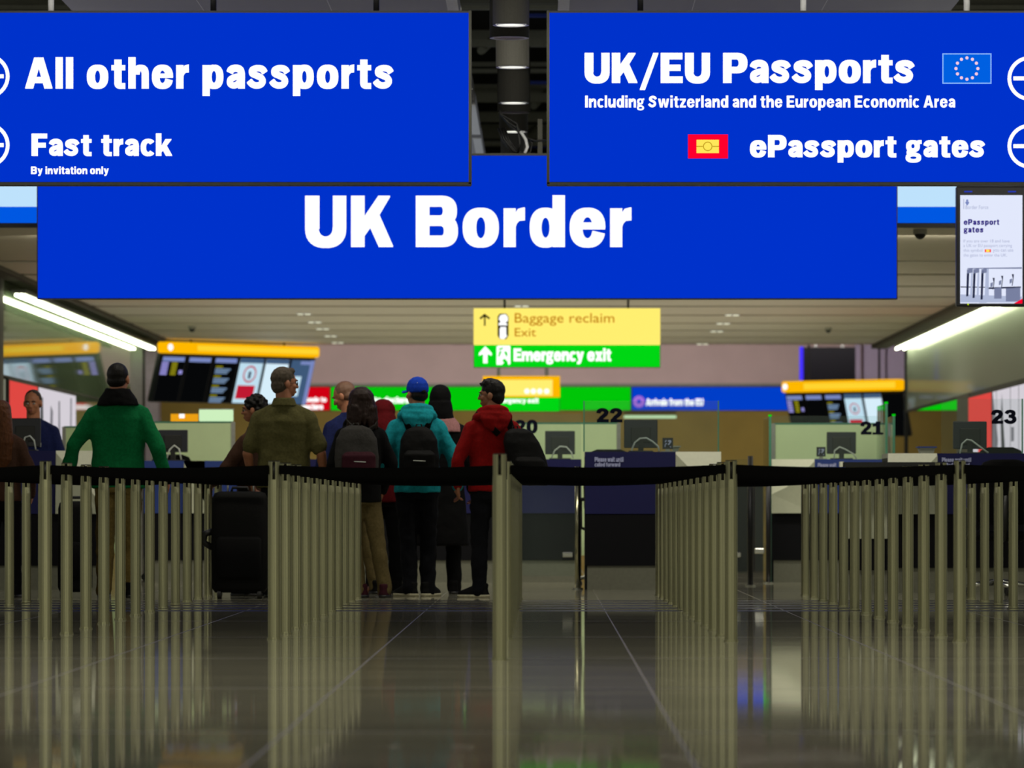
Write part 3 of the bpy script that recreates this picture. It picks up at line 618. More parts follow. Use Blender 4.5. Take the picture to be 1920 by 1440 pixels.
heavy('lettering', 'Emergency exit', (925, 746, 1010, 758), Y2 - .014, 'sign_white', s5, gap=.07, b=.02)
for x in (988, 1000, 1012, 1025): disc('symbol', x, 733.5, 0, 5, Y2 - .014, 'sign_white', s5, 16)
for x in (935, 1025): MB().cyl((PX(x, Y2), Y2 + .1, PZ(705, Y2)), (PX(x, Y2), Y2 + .1, ZC), .026, 8).build('rod', 'frame_grey', s5)
# customs channel signs along the back
def band(x0, x1, m, label, txt=()):
    t = sign_box('channel_sign', label, x0, 725, x1, 770, YB - .4, m, 'dark_trim', th=.3, border=1)
    for s_, bb in txt: heavy('lettering', s_, bb, YB - .42, 'sign_white', t, gap=.05, b=.03)
    return t
band(262, 297, 'band_green', 'green lit channel sign seen between the green jacket and the departures board')
band(572, 619, 'band_red', 'red lit goods to declare sign beside the screens', (('Goods to', (566, 744, 612, 754)), ('declare', (566, 757, 606, 768))))
band(620, 1183, 'band_green', 'long green lit nothing to declare sign on the back wall', (('Nothing to declare', (645, 744, 768, 759)),))
bs = band(1184, 1560, 'band_blue', 'blue lit sign for arrivals from the EU with ring of stars', (('Arrivals from the EU', (1211, 747, 1319, 761)),))
disc('emblem', 1198, 753, 4, 11, YB - .42, 'emblem_pink', bs, 24)
band(1698, 1800, 'band_green', 'green lit sign behind the glass bulkhead at the far corner')
# dark screen wall with a blue lamp edge
t = thing('dark_display', 'large dark display with a glowing blue edge under the ceiling', 'screen', (PX(1553, 87), 87, PZ(716, 87)))
MB().box(PX(1505, 87), PX(1604, 87), 87, 87.2, PZ(716, 87), PZ(651, 87)).build('casing', 'display_glass', t)
MB().box(PX(1500, 87), PX(1506, 87), 86.96, 87.2, PZ(712, 87), PZ(650, 87)).build('light_edge', 'neon_blue', t)
for x in (1530, 1580): MB().box(PX(x, 87) - .03, PX(x, 87) + .03, 87.05, 87.12, PZ(652, 87), 4.36).build('hanger', 'frame_grey', t)
# side wall advertisements (flat lit posters in frames)
def ad(name, label, X, sg, ya, yb, z0, z1, m, draws=()):
    t = thing(name, label, 'poster', (X, (ya + yb) / 2, z0))
    x0, x1 = (X, X + .04) if sg > 0 else (X - .04, X)
    MB().box(x0, x1, ya, yb, z0, z1).build('frame', 'dark_trim', t)
    f = X + sg * -.0 + (.044 if sg > 0 else -.044)
    MB().add([(f, ya + .05, z0 + .03), (f, yb - .05, z0 + .03), (f, yb - .05, z1 - .03), (f, ya + .05, z1 - .03)], [(0, 1, 2, 3)]).build('face', m, t)
    for n, (dm, pts) in enumerate(draws):
        g = f + (.004 if sg > 0 else -.004) * (1 + n * .3)
        MB().add([(g, ya + (yb - ya) * u, z0 + (z1 - z0) * v) for u, v in pts], [tuple(range(len(pts)))]).build('print', dm, t)
ad('wall_poster', 'red lit poster with a white block behind the border officer', XL, 1, 58.0, 61.3, .8, zl - .03, 'ad_red', [('ad_white', [(.12, .28), (.95, .28), (.95, .52), (.6, .56), (.3, .52), (.12, .58)])])
ad('wall_poster', 'black and white lit poster between the officer and the green jacket', XL, 1, 61.35, 66.3, .8, zl - .03, 'ad_white', [('ad_grey', [(.25, .3), (.33, .3), (.36, .8), (.3, .85)]), ('ad_grey', [(.5, 0), (.56, 0), (.54, .9), (.5, .9)]), ('ad_dark', [(.02, .3), (.12, .5), (.1, .9), (.04, .9)]), ('ad_grey', [(.8, 0), (.84, 0), (.86, .95), (.82, .95)]), ('ad_grey', [(.3, 0), (.7, 0), (.66, .25), (.34, .2)])])
ad('wall_poster', 'red lit poster with white lettering behind the number twenty-three', XR, -1, 62.6, 66.1, .8, zr - .04, 'ad_red', [('ad_white', [(.55, .3), (.95, .3), (.95, .55), (.9, .6), (.88, .55), (.66, .56), (.64, .63), (.61, .55), (.55, .55)]), ('ad_white', [(.02, 0), (.10, 0), (.08, .42), (.05, .42)])])
ad('wall_poster', 'white lit poster with dark feather shapes at the edge behind number twenty-three', XR, -1, 56.5, 62.55, .8, zr - .04, 'ad_white', [('ad_grey', [(.86, .55), (.98, .98), (.99, .5), (.9, .3)]), ('ad_dark', [(.70, .45), (.74, .7), (.77, .95), (.80, .7), (.78, .4)]), ('ad_dark', [(.58, 0), (.59, 0), (.59, 1), (.58, 1)]), ('ad_dark', [(.885, .5), (.895, .5), (.895, 1), (.885, 1)]), ('ad_dark', [(.4, 0), (.41, 0), (.41, 1), (.4, 1)]), ('ad_dark', [(.84, 0), (.85, .1), (.76, .5), (.74, .5)]), ('ad_grey', [(.50, .52), (.56, .52), (.56, .64), (.50, .64)])])

# ------------------------------------------------------------ information boards: lit yellow header over a row of tilted screens
def board(label, pl, pr, zt, zb, hz, ns, kinds, tilt):
    """pl, pr: left and right ends (world x, y) of the header"""
    dx, dy = pr[0] - pl[0], pr[1] - pl[1]; Wd = math.hypot(dx, dy)
    t = thing('information_board', label, 'screen', ((pl[0] + pr[0]) / 2, (pl[1] + pr[1]) / 2, zt), math.atan2(dy, dx))
    WORLD[t.name] = (0, 0, 0); h = zt - zb
    hb = MB(); hb.bbox(-Wd / 2, Wd / 2, -.1, .12, -h, 0, .03); hb.build('header_light', 'sign_yellow_deep', t)
    MB().box(-Wd / 2 + Wd * .2, Wd / 2 - .06, -.106, -.1, -h + .045, -.045).build('header_glow', 'header_glow', t)
    mb = MB(); n = 14; mb.add([(-Wd / 2 + .1 + .055 * math.cos(2 * PI * k / n), -.104, -h / 2 + .055 * math.sin(2 * PI * k / n)) for k in range(n)], [tuple(range(n))]); mb.build('header_symbol', 'sign_white', t)
    c, s = math.cos(tilt), math.sin(tilt)
    def M(): m = MB(); m.tf = lambda p: Vector((p.x, p.y * c - p.z * s, p.y * s + p.z * c - h - .02)); return m
    M().box(-Wd / 2, Wd / 2, .03, .1, -hz, 0).build('frame', 'monitor_black', t)
    sw = Wd / ns
    for i, kd in enumerate(kinds):
        x0, x1 = -Wd / 2 + i * sw + .02, -Wd / 2 + (i + 1) * sw - .02; ww = x1 - x0
        face = {'list': 'screen_black', 'dark': 'screen_black', 'text': 'screen_black', 'smoke': 'screen_pale', 'white': 'screen_white', 'slate': 'screen_slate', 'blank': 'screen_black'}[kd]
        sb = M().box(x0, x1, .0, .03, -hz + .01, -.02).build('screen', 'monitor_black', t)
        def pt(nm, u0, v0, u1, v1, m, d=.004): M().box(x0 + ww * u0, x0 + ww * u1, -d, -d + .003, -hz + (hz) * v0, -hz + hz * v1).build(nm, m, sb)
        pt('picture', .02, .03, .98, .96, face, .003)
        if kd in ('list', 'dark', 'text'): pt('heading', .06, .86, .94, .95, 'screen_head', .006)
        if kd == 'list':
            for r in range(5): pt('entry', .05, .80 - r * .055, .32, .84 - r * .055, 'screen_lilac', .006); pt('entry', .46, .80 - r * .055, .68, .84 - r * .055, 'screen_lime', .006)
            pt('entry', .8, .6, .94, .68, 'screen_lilac', .006)
        if kd == 'text':
            for r in range(4):
                v = .74 - r * .2; pt('entry', .12, v + .02, .4, v + .05, 'screen_lime', .006)
                for q_ in range(3): pt('entry', .12, v - .03 - q_ * .04, .75 - .06 * q_, v - q_ * .04, 'screen_text', .006)
        if kd == 'smoke':
            pt('heading', .02, .87, .98, .96, 'screen_slate', .006); pt('notice', .1, .12, .82, .40, 'screen_red', .006)
            mb = M(); n = 24; cx, cz = (x0 + x1) / 2, -hz + hz * .64
            for k in range(n):
                a, b = 2 * PI * k / n, 2 * PI * (k + 1) / n; mb.add([(cx + r * math.cos(g), -.007, cz + r * math.sin(g)) for r, g in ((ww * .22, a), (ww * .27, a), (ww * .27, b), (ww * .22, b))], [(0, 1, 2, 3)])
            mb.build('prohibition_ring', 'screen_red', sb)
            M().box(cx - ww * .05, cx + ww * .05, -.008, -.005, cz - ww * .14, cz + ww * .08).build('pictogram', 'photo_dark', sb)
        if kd == 'white': pt('heading', .02, .87, .98, .96, 'screen_slate', .006)
        if kd == 'slate': pt('picture_panel', .1, .2, .55, .62, 'screen_pale', .006); pt('picture_panel', .82, .03, .98, .96, 'screen_head', .006); pt('heading', .4, .87, .95, .94, 'screen_head', .006)
    for x in (-Wd * .3, Wd * .3): MB().cyl((x, .05, 0), (x, .05, (ZC if pl[1] < 78 else 4.36) - zt), .02, 8).build('rod', 'frame_dark', t)
    return t
board('bank of six lit screens under a yellow header above the sunglasses woman', (-6.0, 75.06), (-3.69, 77.5), 3.34, 3.165, .79, 6, ['list', 'dark', 'text', 'smoke', 'white', 'slate'], .30)
board('bank of six lit screens under a yellow header above counter twenty-one', (448 * 84.9 / F, 84.9), (668 * 83.3 / F, 83.3), CZ + 238 * 84.1 / F, CZ + 217 * 84.1 / F, .82, 6, ['list', 'dark', 'text', 'smoke', 'white', 'blank'], .30)

# ------------------------------------------------------------ small ceiling fittings
for i, (x, y, side) in enumerate(((570, 588, 'L'), (590, 603.5, 'L'), (605, 616, 'L'), (620, 629.5, 'L'), (633, 642, 'L'), (1373, 590, 'R'), (1356, 606, 'R'), (1344, 620.5, 'R'), (1317, 644.5, 'R'), (978, 573, 'C'))):
    Y = (ZC - CZ) * F / (HY - y); X = PX(x, Y)
    row = {'L': 'above the olive shirt man', 'R': 'beyond the hanging baggage sign', 'C': 'just over the hanging baggage sign'}[side]
    k = ['first', 'second', 'third', 'fourth', 'fifth'][i if side == 'L' else i - 5 if side == 'R' else 0]
    t = thing('recessed_spotlight', 'small square twin ceiling light ' + row + ('' if side == 'C' else ', %s in its line' % k), 'light', (X, Y, ZC), 0, 'recessed ceiling lights')
    MB().box(X - .1, X + .1, Y - .2, Y + .2, ZC - .008, ZC - .001).build('frame', 'raft_edge', t)
    for s in (-1, 1): MB().box(X + s * .05 - .035, X + s * .05 + .035, Y - .15, Y + .15, ZC - .012, ZC - .007).build('lens', 'spot', t)
def camdome(px, py, Y, r, label, z=None):
    X = PX(px, Y); zt = z if z else PZ(py, Y)
    t = thing('security_camera', label, 'camera', (X, Y, zt))
    MB().cyl((X, Y, zt - r * .7), (X, Y, zt), r, 20).build('base', 'void_beam', t)
    MB().ell((X, Y, zt - r * .75), (r * .8, r * .8, r * .75)).build('dome', 'black_plastic', t, True)
camdome(1725, 423, 45.5, .065, 'dark dome camera under the pale fascia beside the portrait screen', ZC)
camdome(360, 612, 69.8, .06, 'small dark dome camera on the ceiling above the information screens', ZC)
camdome(1553, 620, 70.5, .05, 'small dark dome camera on the ceiling over the blue arrivals sign', ZC)

# ============================================================ queue posts and belts
ORD = ['front', 'second', 'third', 'fourth', 'fifth', 'sixth', 'seventh', 'eighth', 'ninth', 'tenth', 'eleventh', 'twelfth', 'thirteenth']
def make_post():
    t = thing('queue_post', '', 'post')
    WORLD[t.name] = (0, 0, 0)
    mb = MB(); n = 32; R = .0355
    mb.loft([[(r * math.cos(2 * PI * i / n), r * math.sin(2 * PI * i / n), z) for i in range(n)] for r, z in ((R - .004, .006), (R, .010), (R, .86), (.034, .904), (.034, .907))]); mb.build('tube', 'steel', t)
    mb = MB(); d = .0085
    for q in range(4):
        a0, a1 = q * PI / 2 + math.asin(d / .034) - PI / 2, (q + 1) * PI / 2 - math.asin(d / .034) - PI / 2; m = 8
        ring = [(.034 * math.cos(a0 + (a1 - a0) * k / m), .034 * math.sin(a0 + (a1 - a0) * k / m)) for k in range(m + 1)]
        am = (a0 + a1) / 2; ring.append((.0125 * math.cos(am), .0125 * math.sin(am)))
        mb.loft([[(x, y, z) for x, y in ring] for z in (.90, 1.008)])
    mb.build('slotted_head', 'steel', t)
    MB().cyl((0, 0, .90), (0, 0, 1.004), .019, 16).build('belt_core', 'black_plastic', t, True)
    MB().cyl((0, 0, 1.008), (0, 0, 1.013), .0315, 24).build('cap', 'black_plastic', t)
    MB().tube([(0, 0, 0), (0, 0, .006), (0, 0, .0061), (0, 0, .012)], [.041, .041, .038, .0375], 28).build('base_collar', 'steel', t)
    return t
rows = {   # name: (list of (slot number, x, y))
 'long haired woman': [(k, -4.07, 28.1 + 1.196 * k) for k in range(0, 10)],
 'green jacket': [(k, -2.83, 27.2 + 1.196 * k) for k in range(0, 13)],
 'olive shirt': [(k, -1.535, 27.2 + 1.196 * k) for k in range(0, 11)],
 'red hoodie': [(-3, -.222, 23.5)] + [(k, -.222, 27.2 + 1.196 * k) for k in range(0, 11)],
 'counter twenty-two': [(k, 1.0387 - .0057 * k, 26.8 + 1.16 * k) for k in range(0, 13)],
 'counter twenty-three': [(k, 2.315 - .009 * k, 26.8 + 1.16 * k) for k in range(0, 13)],
 'swivel chair': [(k, 3.475, 26.35 + 1.16 * k) for k in range(0, 12)],
}
WHERE = {'long haired woman': 'leading to the long haired woman', 'green jacket': 'leading to the green jacket', 'olive shirt': 'leading to the olive shirt',
         'red hoodie': 'leading to the red hoodie', 'counter twenty-two': 'leading to counter twenty-two', 'counter twenty-three': 'leading past counter twenty-one', 'swivel chair': 'leading to the swivel chair'}
proto = make_post(); first = True; POS = {}
for rn, lst in rows.items():
    for i, (k, x, y) in enumerate(lst):
        o = proto if first else copy_tree(proto); first = False
        o.location = (x, y, 0); POS[rn, k] = (x, y)
        tag(o, 'brushed steel queue post, %s in the row %s' % (ORD[i], WHERE[rn]) if i else 'brushed steel queue post at the front of the row %s' % WHERE[rn], 'post', 'steel queue posts')
def belt(p, q, label):
    mb = MB(); n = 10; th = .0025; p, q = Vector(p), Vector(q); d = (q - p).normalized(); nn = Vector((-d.y, d.x, 0)) * th
    a, b = p + d * .021, q - d * .021; R = []
    for i in range(n + 1):
        t = i / n; c = a.lerp(b, t); sg = -.016 * 4 * t * (1 - t)
        R.append([(c.x + sx * nn.x, c.y + sx * nn.y, z + sg) for sx, z in ((-1, .938), (1, .938), (1, .989), (-1, .989))])
    o = mb.loft(R).build('queue_belt', 'belt_fabric'); tag(o, label, 'belt', 'black queue belts')
names = list(rows)
for a, b in zip(names, names[1:]):
    ks = sorted({k for r, k in POS if r == a} & {k for r, k in POS if r == b}); ks = [k for k in ks if k >= 0]
    if (a, b) == ('long haired woman', 'green jacket'): ks = [k for k in ks if k < 10]
    for i, k in enumerate(ks):
        belt(POS[a, k] + (0,), POS[b, k] + (0,), 'black belt between the %s and %s rows, %s line' % (a, b, ORD[i]))
belt(POS['red hoodie', -3] + (0,), POS['red hoodie', 0] + (0,), 'black belt running back from the nearest post of the red hoodie row')

# ============================================================ desks and counters
def desk(label, x0, x1, Y, ytop, white=None, wlow=True, txt=None, navy='navy', depth=.75):
    """x0..x1 navy front in photo px; white = (px0, px1) folded pale panel"""
    xs = [x0, x1] + list(white or ()); a, b = PX(min(xs), Y), PX(max(xs), Y); zt = PZ(ytop, Y)
    t = thing('passport_desk', label, 'desk', ((a + b) / 2, Y, 0))
    n0, n1 = PX(x0, Y), PX(x1, Y)
    MB().box(n0, n1, Y, Y + .03, .69, zt).build('front_panel', navy, t)
    MB().box(a, b, Y + .012, Y + .04, .22, .70).build('lower_panel', 'black_panel', t)
    MB().box(a + .02, b - .02, Y + .03, Y + .06, 0, .22).build('plinth', 'plinth', t)
    MB().box(a, b, Y + .02, Y + depth, zt - .04, zt).build('worktop', 'counter', t)
    MB().box(a, a + .03, Y + .04, Y + depth, 0, zt - .04).build('side_panel', 'black_panel', t); MB().box(b - .03, b, Y + .04, Y + depth, 0, zt - .04).build('side_panel', 'black_panel', t)
    if white:
        w0, w1 = PX(white[0], Y), PX(white[1], Y); h = zt - .69
        m = MB(); m.box(w0, w1, Y, Y + .03, .69, zt); wp = m.build('folded_panel', 'white_panel', t); wp['label'] = 'pale folded panel'
        lo = -1 if white[0] < x0 else 1
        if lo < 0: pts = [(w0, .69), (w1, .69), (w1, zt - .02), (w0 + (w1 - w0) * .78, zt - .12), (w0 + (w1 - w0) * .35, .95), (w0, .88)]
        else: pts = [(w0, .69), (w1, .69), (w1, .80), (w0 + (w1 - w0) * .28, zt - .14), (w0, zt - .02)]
        m = MB(); m.add([(x, Y - .004 - .05 * (0 if j > 2 else 1), z) for j, (x, z) in enumerate(pts)], [tuple(range(len(pts)))]); m.build('fold', 'white_panel_shade', wp)  # facet's shade is put into the darker panel colour
    if txt:
        for s_, bb in txt: heavy('lettering', s_, bb, Y - .006, 'pale_ink', t)
    return t
desk('navy passport desk under number twenty-two with pale folded end panel', 1097, 1267, 43.5, 847, (1267, 1352), txt=(('Please wait until', (1115, 857, 1169, 866)), ('called forward', (1115, 867, 1163, 875))))
desk('navy passport desk under number twenty, partly behind the red hoodie', 560, 1090, 48, 861)
desk('passport desk under number twenty-one with pale folded panel at its near end', 1527, 1655, 48, 861, (1447, 1527), txt=(('Please wait', (1533, 868, 1568, 876)),), navy='navy_bright')
t = desk('navy passport desk under number twenty-three behind the swivel chair', 1757, 2040, 41.9, 850, (1665, 1757), txt=(('Please wait until', (1766, 858, 1821, 866)), ('called forward', (1766, 868, 1818, 876))))
Y = 41.85; m = MB(); m.box(PX(1577, Y), PX(1750, Y), Y - .25, Y + .3, PZ(876, Y), PZ(867, Y)); m.build('side_counter', 'black_plastic', t)
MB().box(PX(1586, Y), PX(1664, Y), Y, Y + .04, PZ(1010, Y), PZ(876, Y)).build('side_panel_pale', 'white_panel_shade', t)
MB().box(PX(1586, Y), PX(1664, Y), Y + .01, Y + .04, .2, PZ(1010, Y)).build('side_panel_dark', 'black_panel', t); MB().box(PX(1586, Y), PX(1664, Y), Y + .03, Y + .06, 0, .2).build('plinth', 'plinth', t)
MB().box(PX(1572, Y), PX(1579, Y), Y - .25, Y - .1, PZ(876, Y), PZ(866, Y)).build('counter_end', 'white_panel', t)
desk('navy passport desk with pale panel in front of the seated officer', -60, 105, 43.5, 845, (105, 188))
desk('bright blue passport desk between the green jacket and the olive shirt', 270, 470, 48, 864, (345, 384), navy='navy_bright')  # blue light on this desk is put into the brighter navy

def monitor(label, x0, y0, x1, y1, Y, ztop):
    a, b = P(x0, y1, Y), P(x1, y0, Y); cx = (a.x + b.x) / 2
    t = thing('desk_monitor', label, 'monitor', (cx, Y, ztop), 0, 'monitors on the passport desks')
    MB().bbox(a.x, b.x, Y - .02, Y + .025, a.z, b.z, .008).build('screen_shell', 'monitor_black', t)
    MB().box(a.x + .02, b.x - .02, Y + .0255, Y + .027, a.z + .02, b.z - .02).build('display', 'screen_slate', t)
    MB().bbox(cx - .09, cx + .09, Y - .035, Y - .0205, (a.z + b.z) / 2 - .08, (a.z + b.z) / 2 + .06, .005).build('back_cover', 'black_plastic', t)
    MB().box(cx - .025, cx + .025, Y - .036, Y - .01, ztop + .012, (a.z + b.z) / 2).build('neck', 'black_plastic', t)
    MB().bbox(cx - .11, cx + .11, Y - .1, Y + .08, ztop, ztop + .014, .004).build('foot', 'black_plastic', t)
def cable(label, pts, Y):
    tag(MB().tube([P(x, y, Y) for x, y in pts], .007, 8).build('desk_cable', 'cable_pale', None, True), label, 'cable')
zt22, zt20, zt21, zt23 = PZ(847, 43.5), PZ(861, 48), PZ(861, 48), PZ(850, 41.9)
monitor('large dark monitor seen from behind on the desk under number twenty-two', 1170, 787, 1233, 840, 43.9, zt22)
monitor('dark monitor on the desk under number twenty', 1022, 808, 1078, 852, 48.4, zt20)
monitor('dark monitor on the desk under number twenty-one', 1550, 810, 1605, 851, 48.4, zt21)
monitor('dark blue monitor seen from behind on the desk under number twenty-three', 1787, 790, 1850, 842, 42.25, zt23)
monitor('dark monitor in front of the seated officer', 20, 784, 76, 838, 43.9, PZ(845, 43.5))
monitor('dark monitor on the bright blue desk beside the green jacket', 297, 806, 352, 848, 48.4, PZ(864, 48))
cable('pale curved cable before the monitor under number twenty-two', [(1184, 845), (1190, 830), (1200, 822), (1212, 821), (1224, 828), (1234, 837), (1236, 846)], 43.76)
cable('pale curved cable before the monitor under number twenty', [(1034, 859), (1040, 845), (1050, 837), (1062, 838), (1071, 848), (1075, 859)], 48.25)
cable('pale curved cable before the monitor under number twenty-one', [(1564, 860), (1565, 845), (1574, 838), (1584, 842), (1600, 851), (1606, 860)], 48.25)
cable('pale curved cable before the monitor under number twenty-three', [(1800, 850), (1804, 832), (1813, 824), (1822, 826), (1838, 838), (1853, 849)], 42.11)
cable('pale curved cable before the monitor on the bright blue desk', [(312, 862), (318, 843), (327, 835), (336, 842), (340, 862)], 48.25)
cable('pale curved cable before the monitor of the officer', [(40, 843), (47, 820), (56, 817), (64, 826), (67, 843)], 43.76)
def card(label, x0, y0, x1, y1, Y, zt):
    a, b = P(x0, y1, Y), P(x1, y0, Y); cx = (a.x + b.x) / 2
    t = thing('desk_sign', label, 'sign', (cx, Y, zt))
    MB().box(a.x, b.x, Y, Y + .015, a.z, b.z).build('card', 'monitor_black', t)
    MB().box(cx - .02, cx + .02, Y + .002, Y + .013, zt, a.z).build('foot', 'counter', t); MB().box(cx - .06, cx + .06, Y - .03, Y + .05, zt, zt + .008).build('foot', 'counter', t)
    q = Y - .004; w_, h_ = x1 - x0, y1 - y0; m = MB()
    for p in ([(.55, .2), (.8, .2), (.85, .35), (.6, .65), (.5, .6), (.68, .36), (.5, .34)], [(.2, .8), (.25, .55), (.35, .45), (.45, .5), (.3, .6), (.28, .82)], [(.72, .75), (.8, .75), (.8, .85), (.72, .85)], [(.3, .2), (.42, .2), (.3, .4), (.22, .38)]):
        m.add([P(x0 + w_ * u, y0 + h_ * v, q) for u, v in p], [tuple(range(len(p)))])
    m.build('ear_symbol', 'pale_ink', t)
card('small dark hearing loop sign on the desk under number twenty-two', 1242, 821, 1262, 842, 43.7, zt22)
card('small dark hearing loop sign on the desk under number twenty-one', 1531, 838, 1548, 856, 48.2, zt21)
def box_thing(name, label, cat, x0, y0, x1, y1, Y, d, m, lidm=None):
    a, b = P(x0, y1, Y), P(x1, y0, Y); t = thing(name, label, cat, ((a.x + b.x) / 2, Y, a.z))
    m_ = MB(); m_.loft([[(a.x + k, Y + k, z), (b.x - k, Y + k, z), (b.x - k, Y + d - k, z), (a.x + k, Y + d - k, z)] for k, z in ((.02, a.z), (0, b.z))]); m_.build('tray', m, t)
    MB().box(a.x - .008, b.x + .008, Y - .008, Y + d, b.z - .012, b.z).build('rim', lidm or m, t)
box_thing('paper_tray', 'pale grey tray with dark rim on the desk under number twenty-three', 'tray', 1722, 837, 1755, 850, 42.2, .2, 'counter', 'navy_bright')
box_thing('paper_tray', 'small grey tray beside the hearing loop sign under number twenty-two', 'tray', 1258, 836, 1275, 847, 44.0, .15, 'counter')

# glass on the desks, numbers, bright cut edges
def glass(label, x0, y0, x1, y1, Y, num=None, nbb=None, edges=(), name='glass_screen'):
    a, b = P(x0, y1, Y), P(x1, y0, Y)
    t = thing(name, label, 'glass screen', ((a.x + b.x) / 2, Y, a.z))
    MB().box(a.x, b.x, Y, Y + .012, a.z, b.z).build('pane', 'clear_glass', t)
    for e in edges: MB().box(PX(e, Y) - .006, PX(e, Y) + .006, Y - .004, Y + .016, a.z, b.z + .002).build('glass_edge', 'glass_edge', t)
    if num: heavy('number', num, nbb, Y - .004, 'ink', t, gap=.1)
glass('clear glass screen carrying the number twenty-two', 1095, 752, 1347, 847, 43.52, '22', (1118, 765, 1167, 792), (1095, 1347))
glass('clear glass screen carrying the number twenty', 950, 776, 1090, 861, 48.02, '20', (965, 787, 1008, 813))
glass('clear glass screen carrying the number twenty-one', 1443, 780, 1660, 861, 48.02, '21', (1613, 790, 1656, 815), (1443,))
glass('clear glass screen carrying the number twenty-three', 1765, 748, 1918, 850, 42.0, '23', (1858, 768, 1906, 795), (1917,))
def fin(label, px, Y0, Y1, y0, y1):
    x = PX(px, Y0); z0, z1 = PZ(y1, Y0), PZ(y0, Y0); t = thing('glass_fin', label, 'glass screen', (x, Y0, z0))
    MB().box(x - .006, x + .006, Y0 + .01, Y1, z0, z1).build('pane', 'clear_glass', t)
    MB().box(x - .012, x + .012, Y0, Y0 + .012, z0, z1).build('glass_edge', 'glass_edge', t)
    MB().box(x - .016, x + .016, Y0 - .002, Y0 + .05, z1, z1 + .02).build('top_clip', 'band_green', t)  # glows by emission: light caught at the fin's top put into colour
fin('tall glass fin with green edge beside the number twenty-one', 1662, 48.1, 49.4, 757, 1092)
fin('shorter glass fin beside the tall one near number twenty-one', 1676, 48.6, 49.6, 780, 1090)
fin('glass fin with green edge standing between desks twenty-two and twenty-one', 1444, 47.6, 49.0, 781, 1092)
def frosted(label, x0, y0, x1, y1, Y):
    a, b = P(x0, y1, Y), P(x1, y0, Y); t = thing('frosted_screen', label, 'screen', ((a.x + b.x) / 2, Y, 0))
    MB().box(a.x, b.x, Y, Y + .02, .25, b.z).build('pane', 'frosted', t); MB().box(a.x, b.x, Y - .003, Y + .023, b.z - .012, b.z + .006).build('top_rail', 'glass_edge', t)
    for x in (a.x, b.x): MB().box(x - .02, x + .02, Y - .01, Y + .03, 0, b.z).build('end_post', 'frame_grey', t)
frosted('frosted pale green screen behind the monitor under number twenty', 962, 793, 1160, 862, 49.8)
frosted('frosted pale green screen behind the monitor under number twenty-one', 1450, 794, 1652, 862, 49.8)
frosted('frosted pale green screen beyond the bright blue desk', 286, 791, 437, 862, 50.2)
frosted('frosted pale green screen behind the green jacket', 120, 800, 262, 862, 52)
t = thing('counter_lamp', 'pale green glowing lamp box above the screen beside the sunglasses woman', 'light', P(404, 790, 51), 0); MB().bbox(PX(373, 51), PX(436, 51), 51, 51.15, PZ(790, 51), PZ(768, 51), .01).build('diffuser', 'lamp_green', t); MB().box(PX(372, 51), PX(437, 51), 51.02, 51.2, PZ(768, 51), PZ(766, 51)).build('cover', 'frame_grey', t); MB().box(PX(376, 51), PX(382, 51), 51.05, 51.1, 0, PZ(790, 51)).build('leg', 'frame_grey', t); MB().box(PX(428, 51), PX(434, 51), 51.05, 51.1, 0, PZ(790, 51)).build('leg', 'frame_grey', t)
t = thing('lit_notice', 'small orange and white lit notice under the left screens', 'sign', P(344, 792, 55), 0); MB().box(PX(320, 55), PX(371, 55), 55, 55.06, PZ(792, 55), PZ(776, 55)).build('face', 'lamp_orange', t); plate('white_part', 336, 776, 346, 784, 54.99, 'sign_white', t); MB().box(PX(343, 55), PX(347, 55), 55.02, 55.05, 0, PZ(792, 55)).build('post', 'frame_grey', t)
t = thing('strip_light', 'short pale green glowing strip above the far wall behind number twenty-two', 'light', P(1219, 783, 92), 0); MB().box(PX(1170, 92), PX(1268, 92), 92, 92.1, PZ(784, 92), PZ(779, 92)).build('diffuser', 'lamp_green', t); MB().box(PX(1170, 92), PX(1268, 92), 92.02, 92.08, PZ(779, 92), 3.0).build('hanger', 'ochre', t)  # reflecting strip, its reflected light put in as a glow
# glass gates between the desks
def gate(label, xp, y0, y1, Y, xl, hx0, hx1, hy, m='steel'):
    t = thing('glass_gate', label, 'gate', (PX(xp, Y), Y, 0))
    x = PX(xp, Y); z1 = PZ(y0, Y)
    MB().cyl((x, Y, 0), (x, Y, z1), .026, 20).build('post', m, t, True); MB().cyl((x, Y, 0), (x, Y, .012), .05, 20).build('foot', 'steel_bright', t)
    a, b = sorted((PX(xl, Y), x)); MB().box(a + .02, b - .03, Y - .006, Y + .006, .12, z1 - .03).build('leaf', 'clear_glass', t)
    MB().bbox(PX(hx0, Y), PX(hx1, Y), Y - .06, Y - .02, PZ(hy + 5, Y), PZ(hy - 5, Y), .008).build('handle', 'steel_bright', t)
gate('glass gate with steel post between desks twenty and twenty-two', 1083, 875, 1103, 43.9, 975, 1054, 1075, 1040)
gate('glass gate with dark post and steel handle between desks twenty-two and twenty-one', 1407, 855, 1096, 45.6, 1365, 1379, 1389, 1040, 'frame_dark')
gate('glass gate with dark post at the end of desk twenty-one', 1441, 880, 1092, 47.3, 1412, 1414, 1433, 1033, 'frame_dark')
tag(MB().box(PX(1376, 56), PX(1436, 56), 56, 56.4, 0, 1.0).build('dark_cabinet', 'frame_dark'), 'dark cabinet seen through the glass gate beside desk twenty-one', 'cabinet')

